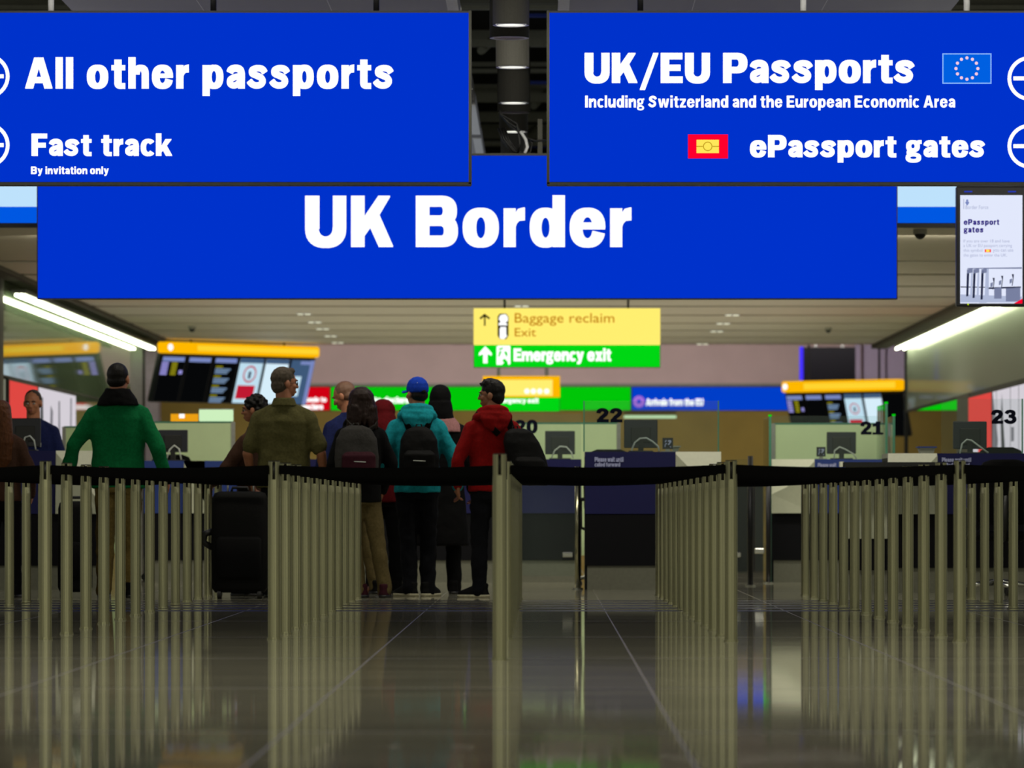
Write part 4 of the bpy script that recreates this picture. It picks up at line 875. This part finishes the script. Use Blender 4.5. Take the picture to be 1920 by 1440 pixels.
# office chairs
def make_chair():
    t = thing('office_chair', '', 'chair'); WORLD[t.name] = (0, 0, 0)
    mb = MB(); rows_ = []
    for z, hw, yb in ((.60, .20, .21), (.66, .235, .225), (.90, .24, .255), (1.06, .225, .27), (1.13, .18, .275), (1.155, .11, .275)):
        rows_.append([(x * hw, yb + d - .05 * (1 - abs(x)) * 0 - .04 * x * x, z) for x, d in ((-1, 0), (-.6, 0), (0, 0), (.6, 0), (1, 0), (1, .05), (.6, .06), (0, .065), (-.6, .06), (-1, .05))])
    mb.loft(rows_); mb.build('backrest', 'black_cloth', t, True)
    mb = MB(); mb.oval([(0, 0, .46, .20, .20), (0, 0, .48, .24, .235), (0, 0, .53, .245, .24), (0, 0, .55, .21, .2)], 24, 3.5); mb.build('seat', 'black_cloth', t, True)
    MB().tube([(0, .1, .46), (0, .24, .48), (0, .285, .62), (0, .31, .85)], .022, 8).build('back_support', 'black_plastic', t, True)
    for s in (-1, 1):
        MB().tube([(s * .2, .02, .47), (s * .29, .02, .5), (s * .29, .04, .72)], .016, 8).build('arm_support', 'black_plastic', t, True)
        MB().bbox(s * .29 - .035, s * .29 + .035, -.12, .14, .72, .75, .01).build('armrest', 'black_plastic', t)
    MB().tube([(0, 0, .10), (0, 0, .30), (0, 0, .301), (0, 0, .46)], [.028, .028, .016, .016], 14).build('gas_column', 'steel_bright', t)
    for k in range(5):
        a = 2 * PI * k / 5 + .4; c, s = math.cos(a), math.sin(a)
        lg = MB().tube([(0, 0, .11), (.15 * c, .15 * s, .10), (.31 * c, .31 * s, .075)], [.03, .022, .015], 8).build('base_leg', 'steel_bright', t, True)
        MB().cyl((.31 * c - .022 * s, .31 * s + .022 * c, .032), (.31 * c + .022 * s, .31 * s - .022 * c, .032), .031, 16).build('caster', 'black_plastic', lg)
    return t
ch = make_chair(); ch.location = (3.86, 41.0, 0); ch.rotation_euler = (0, 0, PI + .15); tag(ch, 'black swivel office chair in front of the desk under number twenty-three', 'chair', 'black office chairs')
for x, Y, rz, lb in ((1147, 44.9, .1, 'black office chair behind the desk under number twenty-two'), (1876, 43.2, -.1, 'black rounded office chair behind the desk under number twenty-three'), (327, 49.2, .2, 'dark office chair behind the bright blue desk'), (66, 45.0, 0, 'black office chair on which the border officer sits')):
    c = copy_tree(ch); c.location = (PX(x, Y), Y, 0); c.rotation_euler = (0, 0, rz); c.scale = (1, 1, 1.12 if x != 66 else 1.0); tag(c, lb, 'chair', 'black office chairs')

# ============================================================ people
def soften(o, voxel, smooth=4, disp=0.0, dsize=.12):
    r = o.modifiers.new('skin', 'REMESH'); r.mode = 'VOXEL'; r.voxel_size = voxel; r.use_smooth_shade = True
    if smooth: s = o.modifiers.new('soft', 'SMOOTH'); s.factor = .5; s.iterations = smooth
    if disp:
        tx = bpy.data.textures.get('folds%d' % int(dsize * 100)) or bpy.data.textures.new('folds%d' % int(dsize * 100), 'CLOUDS'); tx.noise_scale = dsize; tx.noise_depth = 2
        d = o.modifiers.new('folds', 'DISPLACE'); d.texture = tx; d.strength = disp; d.mid_level = .5; d.texture_coords = 'LOCAL'
    return o
def hand(mb, elbow, wrist, side, curl=.5, r=.0082):
    """palm, four unequal bent fingers and a thumb leaving the side of the palm"""
    e, w_ = Vector(elbow), Vector(wrist); d = (w_ - e).normalized()
    inn = Vector((-side, 0, 0)); inn = (inn - d * inn.dot(d)).normalized()      # palm faces the thigh
    fwd = d.cross(inn) * 1.0
    if fwd.y < 0: fwd = -fwd                                                    # thumb side
    def at(a, b, c): return w_ + d * a + fwd * b + inn * c
    for b in (-.028, -.010, .010, .028): mb.cap(at(0.01, b * .75, 0), at(.082, b, 0), .0165, .0145, 8, 3)
    for b, L in ((.032, .072), (.0105, .080), (-.0105, .074), (-.031, .058)):
        p0 = at(.085, b, 0); c = curl
        p1 = p0 + d * (L * .45 * math.cos(c * .6)) + inn * (L * .45 * math.sin(c * .6))
        p2 = p1 + d * (L * .32 * math.cos(c * 1.5)) + inn * (L * .32 * math.sin(c * 1.5))
        p3 = p2 + d * (L * .23 * math.cos(c * 2.3)) + inn * (L * .23 * math.sin(c * 2.3))
        mb.cap(p0, p1, r + .001, r, 8, 3); mb.cap(p1, p2, r, r - .0006, 8, 3); mb.cap(p2, p3, r - .0006, r - .0014, 8, 3)
    t0 = at(.02, .026, .006); t1 = at(.05, .050, .018); t2 = at(.078, .058, .028)
    mb.cap(t0, t1, .014, .0105, 8, 3); mb.cap(t1, t2, .0105, .0085, 8, 3)
def person(name_label, px, Y, top_px, face=0, yaw=0, pitch=0, sw=.205, belly=0, top='black_cloth', short=False, legs='denim', shoes='black_cloth', skin='skin', hair=None, hairm='hair_dark',
           L=None, R=None, feet=((-.11, 0, 0), (.12, .02, 0)), hem=.88, cap_h=1.80, coat=False, sole=None, face_parts=False, glasses=None, female=False, X=None, base=0.0, sit=False, disp=.012):
    """px: photo column of the body axis, top_px: photo row of the top of the head"""
    X = PX(px, Y) if X is None else X
    Hh = PZ(top_px, Y) - base; k = Hh / cap_h
    t = thing('person', name_label, 'person', (X, Y, base), math.radians(face)); t.scale = (k, k, k); WORLD[t.name] = (0, 0, 0)
    T = {'k': k, 'o': t}
    Rh = Matrix.Rotation(math.radians(yaw), 3, 'Z') @ Matrix.Rotation(math.radians(-pitch), 3, 'X'); piv = Vector((0, -.005, 1.575))
    hd = lambda p: piv + Rh @ (Vector(p) - piv)
    L = L or ((-sw - .05, -.04, 1.15), (-sw - .05, .07, .91)); R = R or ((sw + .05, -.04, 1.15), (sw + .05, .07, .91))
    # body
    b = MB(); b.tf = hd
    b.ell((0, -.008, 1.703), (.079, .097, .094)); b.ell((0, .026, 1.645), (.061, .067, .076)); b.ell((0, .052, 1.60), (.033, .033, .024))
    b.cap((0, .088, 1.69), (0, .104, 1.653), .009, .0145, 8, 3); b.ell((0, .083, 1.705), (.05, .012, .012)); b.ell((0, .080, 1.612), (.026, .012, .011))
    for s in (-1, 1):
        b.ell((s * .081, -.008, 1.668), (.011, .021, .031)); b.ell((s * .04, .062, 1.655), (.022, .025, .022))
    b.tf = None
    nk = .052 if female else .062
    b.cap((0, -.02, 1.47), hd((0, -.012, 1.62)), nk * 1.05, nk, 14)
    b.oval([(0, 0, .86, .15, .10), (0, 0, 1.0, .14, .095), (0, -.005, 1.25, .155, .10), (0, -.01, 1.38, .135, .085), (0, -.015, 1.45, .085, .06)])
    for s, (E, W) in ((-1, L), (1, R)):
        S = (s * (sw - .062), -.012, 1.385)
        b.cap(S, E, .044, .038); b.cap(E, W, .041, .027); hand(b, E, W, s, .55)
    for s, ft in zip((-1, 1), feet):
        if sit: kn, an = (s * .12, .40, .50), (s * .12, .42, .10)
        else: kn, an = (s * .095 * .5 + ft[0] * .5, ft[1] * .5 + .015, .50), (ft[0], ft[1] - .02, .09)
        b.cap((s * .085, 0, .90), kn, .075, .05); b.cap(kn, an, .05, .035); b.cap((an[0], an[1] - .02, .045), (an[0], an[1] + .14, .035), .035, .03)
    soften(b.build('body', skin, t, local=True), .0052, 3)
    # upper garment
    g = MB(); bl = belly
    g.oval([(0, .0 + bl * .4, hem, sw * .90, .135 + bl), (0, bl * .5, hem + .08, sw * .88, .132 + bl), (0, bl * .4, 1.08, sw * .86, .125 + bl), (0, 0, 1.28, sw * .93, .128), (0, -.01, 1.38, sw * .90, .12), (0, -.015, 1.445, sw * .70, .095), (0, -.02, 1.50, .088, .078), (0, -.02, 1.535, .07, .066)], 24, 2.6)
    for s, (E, W) in ((-1, L), (1, R)):
        S = Vector((s * (sw - .048), -.012, 1.395)); E = Vector(E); W = Vector(W)
        g.cap((0, -.02, 1.495), (s * (sw - .07), -.015, 1.435), .062, .05)
        g.cap(S, S.lerp(E, .45), .074, .068)
        if short: g.cap(S.lerp(E, .4), S.lerp(E, .80), .069, .071, m=2)
        else: g.cap(S.lerp(E, .4), E, .070, .060); g.cap(E, W + (W - E).normalized() * .005, .060, .047); g.cap(W - (W - E).normalized() * .02, W, .05, .048)
    if coat: g.oval([(0, 0, coat, .25, .19), (0, 0, coat + .2, .235, .175), (0, 0, .95, .20, .15), (0, 0, 1.1, .17, .12)], 24, 2.3)
    tp = soften(g.build('jacket' if not short else 'shirt', top, t, local=True), .0115, 5, disp * 1.5, .14)
    # trousers
    if legs:
        q = MB(); q.oval([(0, 0, .80, .165, .12), (0, 0, .9, .178, .125), (0, 0, 1.0, .165, .115)], 20, 2.4)
        for s, ft in zip((-1, 1), feet):
            if sit: kn, an = (s * .12, .40, .50), (s * .12, .42, .12)
            else: kn, an = (s * .095 * .5 + ft[0] * .5, ft[1] * .5 + .015, .50), (ft[0], ft[1] - .02, .085)
            q.cap((s * .085, 0, .86), kn, .098, .074); q.cap(kn, an, .074, .062); q.cap(an, (an[0], an[1], an[2] - .025), .064, .066)
        soften(q.build('trousers', legs, t, local=True), .0125, 4, disp * 2, .12)
    for s, ft in zip((-1, 1), feet):
        a = math.radians(ft[2]); c_, s_ = math.cos(a), math.sin(a)
        ax, ay = (s * .12, .42) if sit else (ft[0], ft[1] - .02)
        m = MB(); m.tf = lambda p: Vector((ax + p.x * c_ - p.y * s_, ay + p.x * s_ + p.y * c_, p.z))
        m.oval([(0, .05, .018, .046, .135), (0, .05, .03, .05, .14), (0, .05, .05, .048, .13), (0, .02, .075, .044, .095), (0, -.02, .105, .04, .06), (0, -.02, .12, .036, .05)], 20, 2.4)
        so = m.build('shoe', shoes, t, True, True)
        m = MB(); m.tf = lambda p: Vector((ax + p.x * c_ - p.y * s_, ay + p.x * s_ + p.y * c_, p.z)); m.oval([(0, .05, 0, .05, .142), (0, .05, .024, .052, .145)], 20, 2.4); m.build('sole', sole or 'black_plastic', so, True, True)
    # hair
    if hair:
        h = MB(); h.tf = hd
        if hair == 'short':
            h.ell((0, -.018, 1.722), (.085, .100, .091)); h.ell((0, -.045, 1.665), (.079, .068, .075)); h.cap((-.03, .045, 1.775), (.03, .045, 1.775), .028, .028)
        if hair == 'crop':
            h.ell((0, -.02, 1.714), (.083, .095, .091)); h.ell((0, -.045, 1.662), (.077, .064, .055))
        if hair == 'quiff':
            h.ell((0, -.018, 1.722), (.086, .102, .093)); h.ell((0, -.048, 1.665), (.079, .066, .072)); h.ell((0, .028, 1.782), (.062, .052, .036)); rr = random.Random(9)
            for i in range(60):
                a, z = rr.uniform(0, 2 * PI), rr.uniform(.45, 1); c_ = math.sqrt(1 - z * z); p = Vector((.082 * c_ * math.cos(a), .0 + .094 * c_ * math.sin(a), 1.722 + .085 * z))
                h.cap(p, p + Vector((rr.uniform(-.012, .012), rr.uniform(.004, .022), .014)), .014, .006, 6, 2)
        if hair == 'curly':
            h.ell((0, -.015, 1.72), (.084, .102, .095)); h.ell((0, -.05, 1.65), (.08, .07, .08))
            rr = random.Random(3)
            for i in range(70):
                a, z = rr.uniform(0, 2 * PI), rr.uniform(-.3, 1); c_ = math.sqrt(max(0, 1 - z * z))
                p = (.09 * c_ * math.cos(a), -.02 + .105 * c_ * math.sin(a), 1.715 + .10 * z)
                if p[1] > .06 and p[2] < 1.75: continue
                h.ell(p, (.019, .019, .019), 8, 6)
        if hair == 'bob':
            h.ell((0, -.022, 1.715), (.112, .122, .104)); h.oval([(0, -.045, 1.49, .125, .075), (0, -.05, 1.54, .140, .10), (0, -.042, 1.62, .128, .105), (0, -.03, 1.70, .112, .105), (0, -.02, 1.76, .08, .08)], 22, 2.2)
            rr = random.Random(5)
            for i in range(26): a = PI + rr.uniform(-.2, PI + .2); h.cap((.115 * math.cos(a), -.04 + .10 * math.sin(a), 1.60 + rr.uniform(-.06, .05)), (.13 * math.cos(a), -.05 + .09 * math.sin(a), 1.485 + rr.uniform(-.03, .03)), .022, .012, 8, 3)
        if hair == 'long':
            h.ell((0, -.015, 1.715), (.088, .104, .098)); h.oval([(0, -.085, 1.18, .09, .045), (0, -.085, 1.26, .13, .06), (0, -.08, 1.42, .135, .075), (0, -.055, 1.56, .118, .085), (0, -.03, 1.70, .092, .09), (0, -.02, 1.76, .07, .07)], 22, 2.2)
        soften(h.build('hair', hairm, t, local=True), .0065, 3, .008 if hair != 'crop' else .002, .03)
    if face_parts:
        for s in (-1, 1):
            e = MB(); e.tf = hd; e.ell((s * .031, .080, 1.677), (.013, .010, .0085), 10, 7); ey = e.build('eye', 'eye_white', t, True, True)
            e = MB(); e.tf = hd; e.ell((s * .031, .0885, 1.677), (.006, .003, .006), 8, 6); e.build('iris', 'iris', ey, True, True)
            e = MB(); e.tf = hd; e.tube([(s * .014, .094, 1.698), (s * .03, .096, 1.703), (s * .05, .085, 1.697)], .0045, 6); e.build('eyebrow', hairm if hair else 'hair_stubble', t, True, True)
        e = MB(); e.tf = hd; e.ell((0, .090, 1.616), (.022, .007, .0045), 10, 6); e.ell((0, .089, 1.607), (.019, .008, .005), 10, 6); e.build('mouth', 'lip', t, True, True)
    if glasses:
        e = MB(); e.tf = hd
        for s in (-1, 1):
            for i in range(16):
                a, c = 2 * PI * i / 16, 2 * PI * (i + 1) / 16
                e.cap((s * .032 + .021 * math.cos(a), .099 - .012 * abs(math.cos(a)) * (math.cos(a) * s > 0), 1.676 + .0145 * math.sin(a)), (s * .032 + .021 * math.cos(c), .099 - .012 * abs(math.cos(c)) * (math.cos(c) * s > 0), 1.676 + .0145 * math.sin(c)), .0016, .0016, 6, 2)
            e.tube([(s * .053, .088, 1.679), (s * .074, .05, 1.681), (s * .081, -.02, 1.678)], .002, 6)
        e.tube([(-.011, .101, 1.679), (0, .105, 1.682), (.011, .101, 1.679)], .002, 6)
        gl = e.build('glasses', 'black_plastic', t, True, True)
        for s in (-1, 1):
            e = MB(); e.tf = hd; e.ell((s * .032, .096, 1.676), (.0205, .0012, .014), 14, 7, Matrix.Rotation(-s * .22, 3, 'Z')); e.build('lens', 'black_plastic' if glasses == 'sun' else 'lens_clear', gl, True, True)
    T['hd'] = hd; T['sw'] = sw
    return T
def extra(T, name, m, mb, voxel=.008, smooth=3, disp=0, ds=.06, label=None):
    o = mb.build(name, m, T['o'], True, True)
    if voxel: soften(o, voxel, smooth, disp, ds)
    if label: o['label'] = label
    return o
def hood_down(T, m):
    h = MB(); n = 16
    pts = [(.098 * math.cos(2 * PI * i / n), -.02 + .088 * math.sin(2 * PI * i / n), 1.535 + .025 * math.cos(2 * PI * i / n + PI / 2 * 1) - (.03 if math.sin(2 * PI * i / n) > .5 else 0)) for i in range(n)]
    for i in range(n): h.cap(pts[i], pts[(i + 1) % n], .042, .042, 10, 3)
    for i in range(n): a, b = Vector(pts[i]), Vector(pts[(i + 1) % n]); h.cap((a.x * 1.35, -.02 + (a.y + .02) * 1.25, a.z - .045), (b.x * 1.35, -.02 + (b.y + .02) * 1.25, b.z - .045), .04, .04, 10, 3)
    h.oval([(0, -.135, 1.37, .03, .03), (0, -.135, 1.41, .10, .04), (0, -.125, 1.48, .135, .05), (0, -.10, 1.54, .12, .05)], 18, 2.2)
    return extra(T, 'hood', m, h, .009, 3, .014, .07)
def backpack(T, label, m='black_nylon', m2=None, dx=0, dz=0, w_=.155, h_=.46, strap=None, only=None, lean=0, pocket=True):
    t0 = T['o']; t = thing('backpack', label, 'backpack', tuple(t0.location), t0.rotation_euler.z); t.scale = t0.scale; WORLD[t.name] = (0, 0, 0)
    z0 = 1.0 + dz; yb = -.225
    b = MB(); b.tf = lambda p: Vector((p.x + lean * (1.45 - p.z), p.y, p.z))
    b.oval([(dx, yb, z0, w_ * .75, .06), (dx, yb, z0 + .03, w_ * .98, .095), (dx, yb, z0 + h_ * .4, w_, .105), (dx, yb + .01, z0 + h_ * .75, w_ * .93, .09), (dx, yb + .02, z0 + h_ * .93, w_ * .68, .07), (dx, yb + .03, z0 + h_, w_ * .35, .045)], 26, 2.8)
    soften(b.build('bag', m, t, True, True), .009, 4, .012, .09)
    if pocket:
        b = MB(); b.tf = lambda p: Vector((p.x + lean * (1.45 - p.z), p.y, p.z))
        b.oval([(dx, yb - .08, z0 + .04, w_ * .6, .03), (dx, yb - .085, z0 + .06, w_ * .78, .045), (dx, yb - .085, z0 + .2, w_ * .78, .05), (dx, yb - .075, z0 + .235, w_ * .6, .03)], 22, 3); pk = soften(b.build('pocket', m2 or m, t, True, True), .008, 3, .008, .06)
        b = MB(); b.tf = lambda p: Vector((p.x + lean * (1.45 - p.z), p.y, p.z)); b.tube([(dx - .05, yb - .133, z0 + .15), (dx + .05, yb - .133, z0 + .145)], .004, 6); b.build('zip', 'cable_pale', t, True, True)
    for s in (-1, 1):
        if only and s != only: continue
        x = s * (T['sw'] * .56)
        p = [(dx * .5 + x * .5, -.17, z0 + h_ - .05), (x * .9, -.13, 1.475), (x, -.05, 1.535), (x * 1.02, .05, 1.505), (x * 1.06, .135, 1.38), (x * 1.15, .15, 1.22), (x * 1.45, .07, 1.08), (x * 1.4 + dx * .5, -.13, 1.02 + dz)]
        MB().tube(p, .030, 10, .26, Vector((0, .7, .7))).build('strap', strap or m, t, True, True)
    MB().tube([(dx - .03 + lean * 0, -.18, z0 + h_ - .03), (dx - .02, -.185, z0 + h_ + .02), (dx + .02, -.185, z0 + h_ + .02), (dx + .03, -.18, z0 + h_ - .03)], .007, 8).build('grab_handle', strap or m, t, True, True)
    return t
# the man in green
g = person('person in a green fleece jacket with dark collar and khaki trousers, seen from behind', 222, 39.74, 681, face=-4, yaw=-14, sw=.232, top='green_fleece', legs='khaki', hair='crop', hairm='hair_dark', hem=.84, disp=.02,
           L=((-.345, -.05, 1.16), (-.40, .05, .93)), R=((.315, -.07, 1.15), (.36, .04, .92)), feet=((-.11, 0, 5), (.10, .03, -5)), shoes='black_nylon')
c = MB(); c.oval([(0, -.03, 1.475, .165, .115), (0, -.025, 1.52, .15, .11), (0, -.02, 1.565, .118, .10), (0, -.018, 1.605, .092, .088)], 22, 2.2); extra(g, 'collar', 'black_cloth', c, .009, 3, .014, .06)
# olive shirt
o_ = person('person with grey hair and glasses in an olive short sleeved shirt', 533, 39.85, 690, face=-3, yaw=-62, sw=.238, belly=.02, top='olive_cotton', short=True, legs='denim', hair='short', hairm='hair_grey', glasses='clear', face_parts=True, skin='skin', hem=.86, disp=.018,
            L=((-.285, -.04, 1.13), (-.265, .10, .92)), R=((.295, -.05, 1.13), (.315, .07, .89)))
c = MB(); c.oval([(0, -.022, 1.50, .105, .092), (0, -.02, 1.545, .088, .082), (0, -.02, 1.566, .08, .076)], 20, 2.2); extra(o_, 'collar', 'olive_cotton', c, .008, 3)
# woman with sunglasses
d_ = person('person with curly dark hair and sunglasses in a patterned top, arm stretched to the side', 476, 40.5, 744, face=58, yaw=22, sw=.19, top='brown_print', legs='black_cloth', hair='curly', hairm='hair_dark', glasses='sun', face_parts=True, female=True, skin='skin', hem=.80,
            L=((-.26, .12, 1.15), (-.12, .36, 1.03)), R=((.16, .20, 1.20), (.05, .40, 1.12)))
# shaved head man
f_ = person('person with a nearly shaved head looking down, behind the dark haired backpacker', 654, 41.3, 714, face=30, yaw=38, pitch=22, sw=.21, top='navy_cloth', legs='khaki_dark', hair='crop', hairm='hair_stubble', face_parts=True, skin='skin', feet=((-.02, 0, 20), (.22, -.05, -20)))
# woman with bob and backpack
g2 = person('person with a dark bob wearing a black jacket and a maroon and grey backpack', 676, 39.75, 729, face=14, yaw=8, sw=.20, top='black_cloth', legs='khaki_dark', hair='bob', hairm='hair_brown', female=True, hem=.82, shoes='maroon', feet=((-.01, .05, 60), (.20, -.02, -20)), R=((.27, -.02, 1.15), (.22, .12, .93)))
backpack(g2, 'maroon and grey backpack on the back of the dark bobbed person', 'grey_canvas', 'maroon', dx=-.08, dz=.02, w_=.19, strap='grey_canvas')
# red hood up
h_ = person('person in a dark red hooded top seen over the shoulder of the dark bobbed person', 719, 41.9, 752, face=-10, yaw=0, pitch=14, sw=.19, top='dark_red', legs='black_cloth', hair=None, hem=.85, female=True)
c = MB(); c.tf = h_['hd']; c.ell((0, -.035, 1.70), (.118, .128, .118)); c.oval([(0, -.04, 1.48, .14, .11), (0, -.04, 1.56, .13, .12), (0, -.03, 1.66, .12, .12)], 22, 2.2); extra(h_, 'hood', 'dark_red', c, .009, 4, .012, .08)
# teal hoodie
t_ = person('person in a teal hoodie and blue cap with a black backpack', 782, 40.4, 707, face=3, yaw=32, sw=.215, top='teal_jersey', legs='denim', hair='crop', hairm='hair_dark', shoes='black_nylon', sole='white_sole', hem=.86, disp=.02,
            L=((-.30, -.05, 1.15), (-.335, .06, .92)), R=((.30, -.04, 1.15), (.335, .05, .92)), feet=((-.06, 0, 40), (.09, .04, -30)), cap_h=1.815)
hood_down(t_, 'teal_jersey')
c = MB(); c.tf = t_['hd']; c.ell((0, -.012, 1.728), (.089, .106, .092)); c.oval([(0, -.012, 1.69, .088, .105), (0, -.012, 1.73, .089, .106)], 24, 2)
cp = extra(t_, 'cap', 'cap_blue', c, .0065, 3)
c = MB(); c.tf = t_['hd']; n = 12
c.loft([[(.078 * math.sin(a), .085 + y0 * math.cos(a), 1.70 + z - .02 * math.sin(a) ** 2) for a in [-PI / 2 + PI * i / n for i in range(n + 1)]] + [(.07 * math.sin(a), .07 + .0 * math.cos(a), 1.70 + z - .02 * math.sin(a) ** 2) for a in [PI / 2 - PI * i / n for i in range(n + 1)]] for y0, z in ((.075, 0), (.078, .004), (.075, .008))]); recalc(c.build('peak', 'cap_blue', cp, True, True))
c = MB(); c.tf = t_['hd']; c.ell((0, -.085, 1.695), (.036, .035, .03)); c.build('strap_opening', 'hair_dark', cp, True, True)
for x, y, z in ((-.05, -.085, 1.765), (.0, -.09, 1.78), (.05, -.085, 1.765)):
    c = MB(); c.tf = t_['hd']; c.ell((x, y, z), (.004, .005, .004), 8, 6); c.build('eyelet', 'cable_pale', cp, True, True)
backpack(t_, 'black backpack on the back of the person in teal', 'black_nylon', None, dx=.01, dz=-.03, w_=.165, h_=.43)
# black headscarf
j_ = person('person wearing a black headscarf and long black coat, between teal and red', 826, 41.4, 719, face=-5, yaw=0, sw=.215, top='black_cloth', legs='black_cloth', hair=None, coat=.42, female=True, cap_h=1.82)
c = MB(); c.tf = j_['hd']; c.ell((0, -.02, 1.70), (.098, .118, .115)); c.oval([(0, -.03, 1.50, .13, .10), (0, -.035, 1.56, .112, .11), (0, -.025, 1.66, .10, .115)], 22, 2.2); extra(j_, 'headscarf', 'black_cloth', c, .008, 4, .01, .08)
c = MB(); c.oval([(0, -.02, 1.40, .20, .14), (0, -.02, 1.46, .18, .125), (0, -.02, 1.52, .13, .11), (0, -.02, 1.545, .10, .10)], 22, 2.2); extra(j_, 'shawl', 'pink_cloth', c, .01, 4, .012, .08, 'dusty pink cloth at the neck')
# red hoodie
k_ = person('person in a red hoodie and glasses looking sideways, backpack over one shoulder', 922, 39.85, 708, face=16, yaw=62, sw=.215, top='red_jersey', legs='denim', hair='quiff', hairm='hair_dark', glasses='clear', face_parts=True, skin='skin_tan', shoes='black_nylon', sole='white_sole', hem=.88, disp=.02,
            L=((-.30, -.03, 1.14), (-.285, .03, .94)), R=((.28, -.02, 1.15), (.25, .14, .95)), feet=((-.10, .05, 55), (.12, 0, 0)), cap_h=1.825)
hood_down(k_, 'red_jersey')
backpack(k_, 'black backpack slung behind the person in red', 'black_nylon', None, dx=.15, dz=-.07, w_=.165, h_=.47, lean=.28)
# long hair at the edge
a_ = person('person with long brown hair and patterned sleeves at the edge of the picture', 4, 39.9, 752, face=-8, yaw=-5, sw=.20, top='brown_print', legs='black_cloth', hair='long', hairm='hair_long', female=True, R=((.27, -.02, 1.15), (.24, .12, .95)))
# border officer, seated behind the desk
b_ = person('border officer in dark navy uniform seated behind a monitor, facing the queue', 62, 45.0, 731, face=180, yaw=-8, pitch=6, sw=.225, top='navy_cloth', legs='navy_cloth', hair='crop', hairm='hair_brown', face_parts=True, skin='skin', sit=True, base=.06, X=PX(62, 45.0), hem=.86, cap_h=1.80,
            L=((-.27, .04, 1.15), (-.18, .30, 1.10)), R=((.27, .04, 1.15), (.18, .30, 1.10)))
m = MB()
for z, x, c_ in ((1.28, -.06, 0), (1.14, -.04, 0)): m.bbox(x - .03, x + .03, .128, .142, z - .02, z + .02, .004)
extra(b_, 'badge', 'screen_lilac' if False else 'cable_pale', m, 0)

# ============================================================ luggage
def suitcase(label, x0, x1, Y, zt, d=.28, hz=1.05, knob=None, soft=False):
    t = thing('suitcase', label, 'suitcase', ((x0 + x1) / 2, Y, 0))
    mb = MB(); cx, cy = (x0 + x1) / 2, Y + d / 2; hw = (x1 - x0) / 2
    mb.oval([(cx, cy, .05, hw * .86, d * .42), (cx, cy, .09, hw * .98, d * .49), (cx, cy, zt * .5, hw, d * .5), (cx, cy, zt - .06, hw * .96, d * .48), (cx, cy, zt - .015, hw * .88, d * .42), (cx, cy, zt, hw * .7, d * .3)], 32, 5); mb.build('shell', 'black_nylon', t, True)
    MB().oval([(cx, cy - d * .44, .16, hw * .7, .03), (cx, cy - d * .47, .19, hw * .78, .05), (cx, cy - d * .47, zt * .55, hw * .78, .05), (cx, cy - d * .44, zt * .58, hw * .7, .03)], 24, 5).build('front_pocket', 'black_cloth', t, True)
    for s in (-1, 1):
        MB().cyl((cx + s * hw * .45, cy + d * .3, zt - .1), (cx + s * hw * .45, cy + d * .3, hz), .008, 8).build('telescopic_rod', 'frame_grey', t, True)
        MB().cyl((cx + s * hw * .7 - .015, cy, .035), (cx + s * hw * .7 + .015, cy, .035), .035, 16).build('wheel', 'black_plastic', t)
        MB().cyl((cx + s * hw * .7 - .015, cy - d * .35, .035), (cx + s * hw * .7 + .015, cy - d * .35, .035), .035, 16).build('wheel', 'black_plastic', t)
    MB().bbox(cx - hw * .55, cx + hw * .55, cy + d * .3 - .016, cy + d * .3 + .016, hz - .012, hz + .02, .006).build('grip', 'black_plastic', t)
    MB().tube([(cx - .07, cy, zt - .01), (cx - .06, cy, zt + .03), (cx + .06, cy, zt + .03), (cx + .07, cy, zt - .01)], .012, 8).build('carry_handle', 'black_plastic', t, True)
    if knob: MB().tube([(x0 + .01, Y + .1, .55), (x0 - .05, Y + .1, .53), (x0 - .06, Y + .1, .46), (x0 + .01, Y + .1, .42)], .028, 10).build('side_handle', 'black_plastic', t, True)
    return t
suitcase('large black soft suitcase in front of the sunglasses woman, side handle showing', -2.74, -2.27, 39.27, .88, .28, 1.0, True)
suitcase('black suitcase standing between the long haired person and the green jacket', -4.02, -3.74, 39.5, .80, .26, .96)
bpy.context.view_layer.update()
